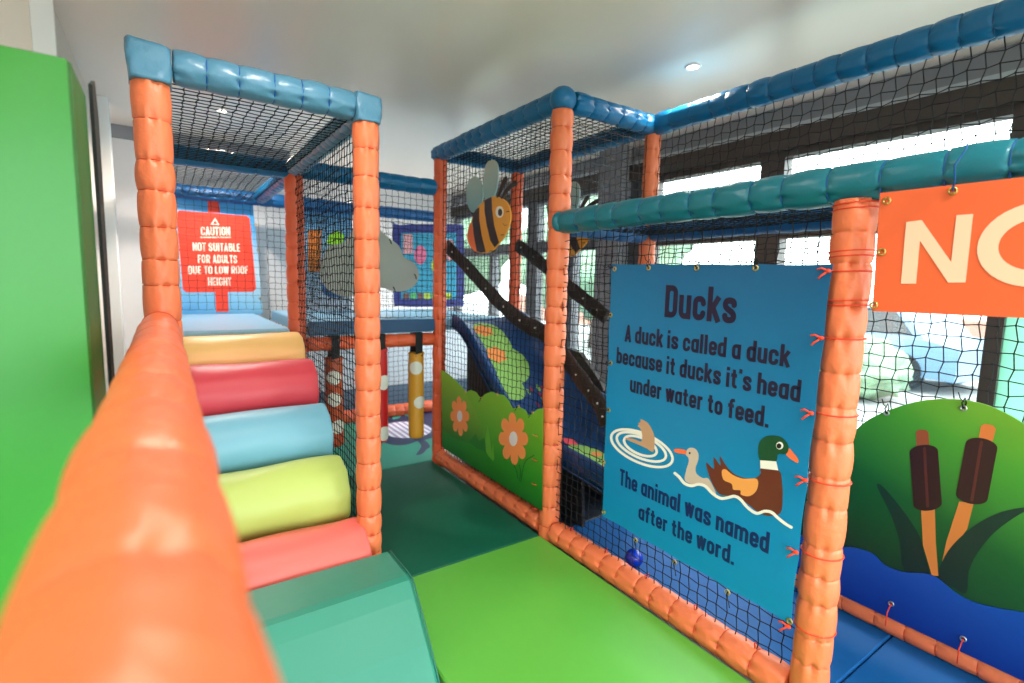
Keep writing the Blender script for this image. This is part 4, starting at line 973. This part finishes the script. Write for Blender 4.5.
for txt, a, b, h in [('CAUTION', (175, 322), (300, 322), .066), ('NOT SUITABLE', (140, 388), (342, 392), .064), ('FOR ADULTS', (162, 440), (330, 441), .064), ('DUE TO LOW ROOF', (120, 488), (376, 486), .064), ('HEIGHT', (205, 536), (305, 536), .064)]:
    p0, p1 = Kc(*zf([a])[0], 4), Kc(*zf([b])[0], 4); line_of_text(mb, txt, p0, p1, h)
u0, u1, u2, u3 = [Kc(*c, 4) for c in zf([(172, 328), (302, 328), (302, 333), (172, 333)])]; mb.add([u0, u1, u2, u3], [(0, 1, 2, 3)])
tr = [Kc(*c, 4) for c in zf([(235, 246), (254, 278), (215, 276)])]; ti = [Kc(*c, 4) for c in zf([(235, 258), (245, 274), (225, 273)])]
mb.add(tr+ti, [(0, 1, 4, 3), (1, 2, 5, 4), (2, 0, 3, 5)])
mb.build('lettering', mat('pale_lettering', (255, 226, 208), .5), t)
for c in zf([(62, 140), (295, 158), (388, 170), (408, 275), (416, 385), (428, 590)]): eyelet(Kc(*c, 5), (0, 1, 0), t, r=.008)

# ------------------------------------------------------------------ framed window mural at the back
YM = Y3+.08
def Mp(x, y, k=1): return px('Y', YM, x, y, off=.002*k)
zm = lambda pts: pix(pts, 290, 180, 4.27)
t = thing('window_mural', 'printed mural of a navy framed window with pink and yellow shapes', 'mural', Mp(430, 306))
NV = mat('mural_navy_print', (34, 44, 132), .5)
MB().prism(smooth_closed([Mp(*c, 0) for c in [(393, 229), (399, 225), (430, 224), (460, 225), (464, 232), (464, 300), (459, 306), (425, 307), (399, 306), (394, 300)]], 3), (0, .01, 0)).build('frame_panel', NV, t)
TQ = mat('mural_turquoise_print', (40, 160, 196), .5)
art = MB((-1.2e-5, 0, 0))
art.add([Mp(*c, 2) for c in [(401, 233), (456, 233), (456, 299), (401, 299)]], [(0, 1, 2, 3)], 0)
art.add([Mp(*c, 3) for c in [(403, 234), (412, 234), (413, 253), (403, 254)]], [(0, 1, 2, 3)], 1)
art.add([Mp(420+6*cos(i*pi/10), 255+9.5*sin(i*pi/10), 3) for i in range(20)], [list(range(20))], 2)
art.add([Mp(436+5*cos(i*pi/10), 266+8*sin(i*pi/10), 3) for i in range(20)], [list(range(20))], 3)
art.add([Mp(450+5*cos(i*pi/10), 250+11*sin(i*pi/10), 3) for i in range(20)], [list(range(20))], 1)
for k, mi in enumerate([4, 5, 4, 3, 5, 4, 3]): art.add([Mp(403+k*7+a_, b_, 3) for a_, b_ in [(0, 293), (6, 293), (6, 299), (0, 299)]], [(0, 1, 2, 3)], mi)
art.build('mural_artwork', [TQ, mat('mural_pink_print', (240, 170, 175), .5), mat('mural_rose_print', (236, 110, 150), .5), mat('mural_lime_print', (190, 214, 60), .5), mat('mural_brown_print', (120, 80, 70), .5), mat('mural_green_print', (90, 190, 110), .5)], t)
t = thing('wall_mural', 'pale blue mural with orange block and lime bush behind the grey cloud', 'mural', Mp(325, 310))
MB().prism([Mp(*c, 0) for c in [(300, 210), (352, 210), (352, 312), (300, 312)]], (0, .01, 0)).build('mural_panel', grad('mural_sky_print', [(0, (190, 200, 215)), (.5, (140, 180, 210)), (1, (60, 140, 190))], 'Z', 1.0, 1.9), t)
art = MB((-1.2e-5, 0, 0))
art.add([Mp(*c, 2) for c in [(308, 230), (321, 230), (320, 272), (308, 271)]], [(0, 1, 2, 3)], 0)
art.add(smooth_closed([Mp(*c, 2) for c in [(327, 243), (331, 233), (338, 231), (344, 236), (342, 243), (334, 245)]], 4), [list(range(24))], 1)
art.add(smooth_closed([Mp(*c, 2) for c in [(324, 276), (334, 274), (345, 284), (351, 296), (330, 297), (322, 290)]], 4), [list(range(24))], 2)
art.build('mural_artwork', [mat('mural_orange_print', (226, 130, 44), .5), mat('mural_bright_lime_print', (140, 210, 30), .5), mat('mural_blue_print', (40, 100, 160), .5)], t)
# low padded wall behind the creature mat
t = thing('padded_wall', 'low white padded wall with navy base strip behind the creature mat', 'padded wall', (1.6, 4.85, ZF))
MB().box((.98, 4.85, .24), (XW-.15, 4.93, .95), bev=.01).build('wall_pad', mat('ice_white_vinyl', (214, 222, 232), .5), t)
MB().box((.98, 4.845, ZF), (XW-.15, 4.93, .238), bev=.008).build('base_strip', mat('slate_blue_vinyl', (96, 118, 140), .5), t)

# ------------------------------------------------------------------ outdoors
def car(label, x, y, rgb, rot):
    t = thing('car', label, 'car', (x, y, -.3), 'cars parked outside')
    R = Matrix.Translation((x, y, -.3)) @ Matrix.Rotation(rot, 4, 'Z')
    def B(pts, w, name, M, par=t):
        n = len(pts); mb = MB(); mb.prism([R @ Vector((a, -w, b)) for a, b in pts], R.to_3x3() @ Vector((0, 2*w, 0))); return mb.build(name, M, par)
    Mp_ = mat('car_paint_%d_%d_%d' % rgb, rgb, .3, coat=.5)
    B([(-2.1, .25), (-2.12, .75), (-1.7, .85), (1.0, .88), (1.9, .72), (2.1, .5), (2.1, .25)], .85, 'body', Mp_)
    c = B([(-1.6, .84), (-1.2, 1.35), (-.1, 1.42), (.5, 1.3), (1.1, .86)], .72, 'cabin', Mp_)
    B([(-1.42, .9), (-1.12, 1.29), (-.1, 1.35), (.42, 1.25), (.9, .9)], .73, 'window', mat('car_glass', (24, 28, 32), .1), c)
    for a in (-1.35, 1.3):
        for b in (-.8, .8):
            p = R @ Vector((a, b-.09, .31)); q2 = R @ Vector((a, b+.09, .31)); MB().tube([p, q2], .31, 20).build('wheel', mat('tyre', (18, 18, 18), .8), t)
car('slate blue car parked outside beyond the cattail board', 11.0, 4.4, (96, 120, 144), 1.4)
car('rust red car parked outside to the left of the slate blue one', 12.4, 10.2, (120, 44, 36), 1.5)

struct('ground_outside', MB().box((XW+.15, -30, -.4), (60, 40, -.3)).box((-30, -30, -.4), (XW+.15, -3.2, -.3)), mat('pale_paving', (140, 142, 140), .9, vary=.1))
HG = mat('hedge_leaves', (112, 138, 112), .8, bump=1, bscale=6, vary=.3)
def bush(name, label, x, y, r, h, seed, cat='bush', trunk=0):
    rnd = random.Random(seed); t = thing(name, label, cat, (x, y, -.3)); mb = MB(); nu, nv = 28, 18
    f = [rnd.uniform(0, 6) for _ in range(6)]; o = 0; vs = []
    for i in range(nv+1):
        a = pi*i/nv
        for j in range(nu):
            b = 2*pi*j/nu; q = 1+.10*sin(5*b+f[0]+3*a)+.08*sin(9*b-7*a+f[1])+.08*sin(11*a+f[2])+.05*sin(17*b+13*a)
            vs.append((x+r*q*sin(a)*cos(b), y+r*q*sin(a)*sin(b), trunk+h/2-.3+h/2*q*cos(a)))
    for i in range(nv):
        for j in range(nu): mb.face([i*nu+j, i*nu+(j+1) % nu, (i+1)*nu+(j+1) % nu, (i+1)*nu+j], 0, True)
    mb.v = vs; mb.build('foliage', HG, t)
    if trunk: MB().tube([(x, y, -.3), (x+.05, y, trunk*.5), (x, y+.05, trunk+.3)], [.14, .11, .09], 10).build('trunk', mat('bark', (60, 48, 40), .9), t)
bush('tree', 'pale green tree outside the windows beyond the bee', 9, 9.5, 2.0, 3.0, 1, 'tree', 1.0)
bush('tree', 'green tree outside the windows above the flower panel', 6.8, 14, 2.2, 3.6, 2, 'tree', 1.2)
bush('tree', 'green tree outside the right hand windows beyond the cattail board', 18, 3.0, 2.2, 3.0, 3, 'tree', 1.0)
bush('bush', 'low green shrub on the paving outside the windows', 8.6, 3.4, .7, .9, 4)
bush('bush', 'rounded green bush outside between the window mullions', 8.6, 6.4, .8, .95, 5)
tag(MB().box((14, -6, -.3), (14.3, 20, .75), bev=.02).build('garden_wall', mat('pale_terracotta', (150, 110, 96), .9, vary=.15)), 'pale terracotta boundary wall across the paving outside', 'wall')
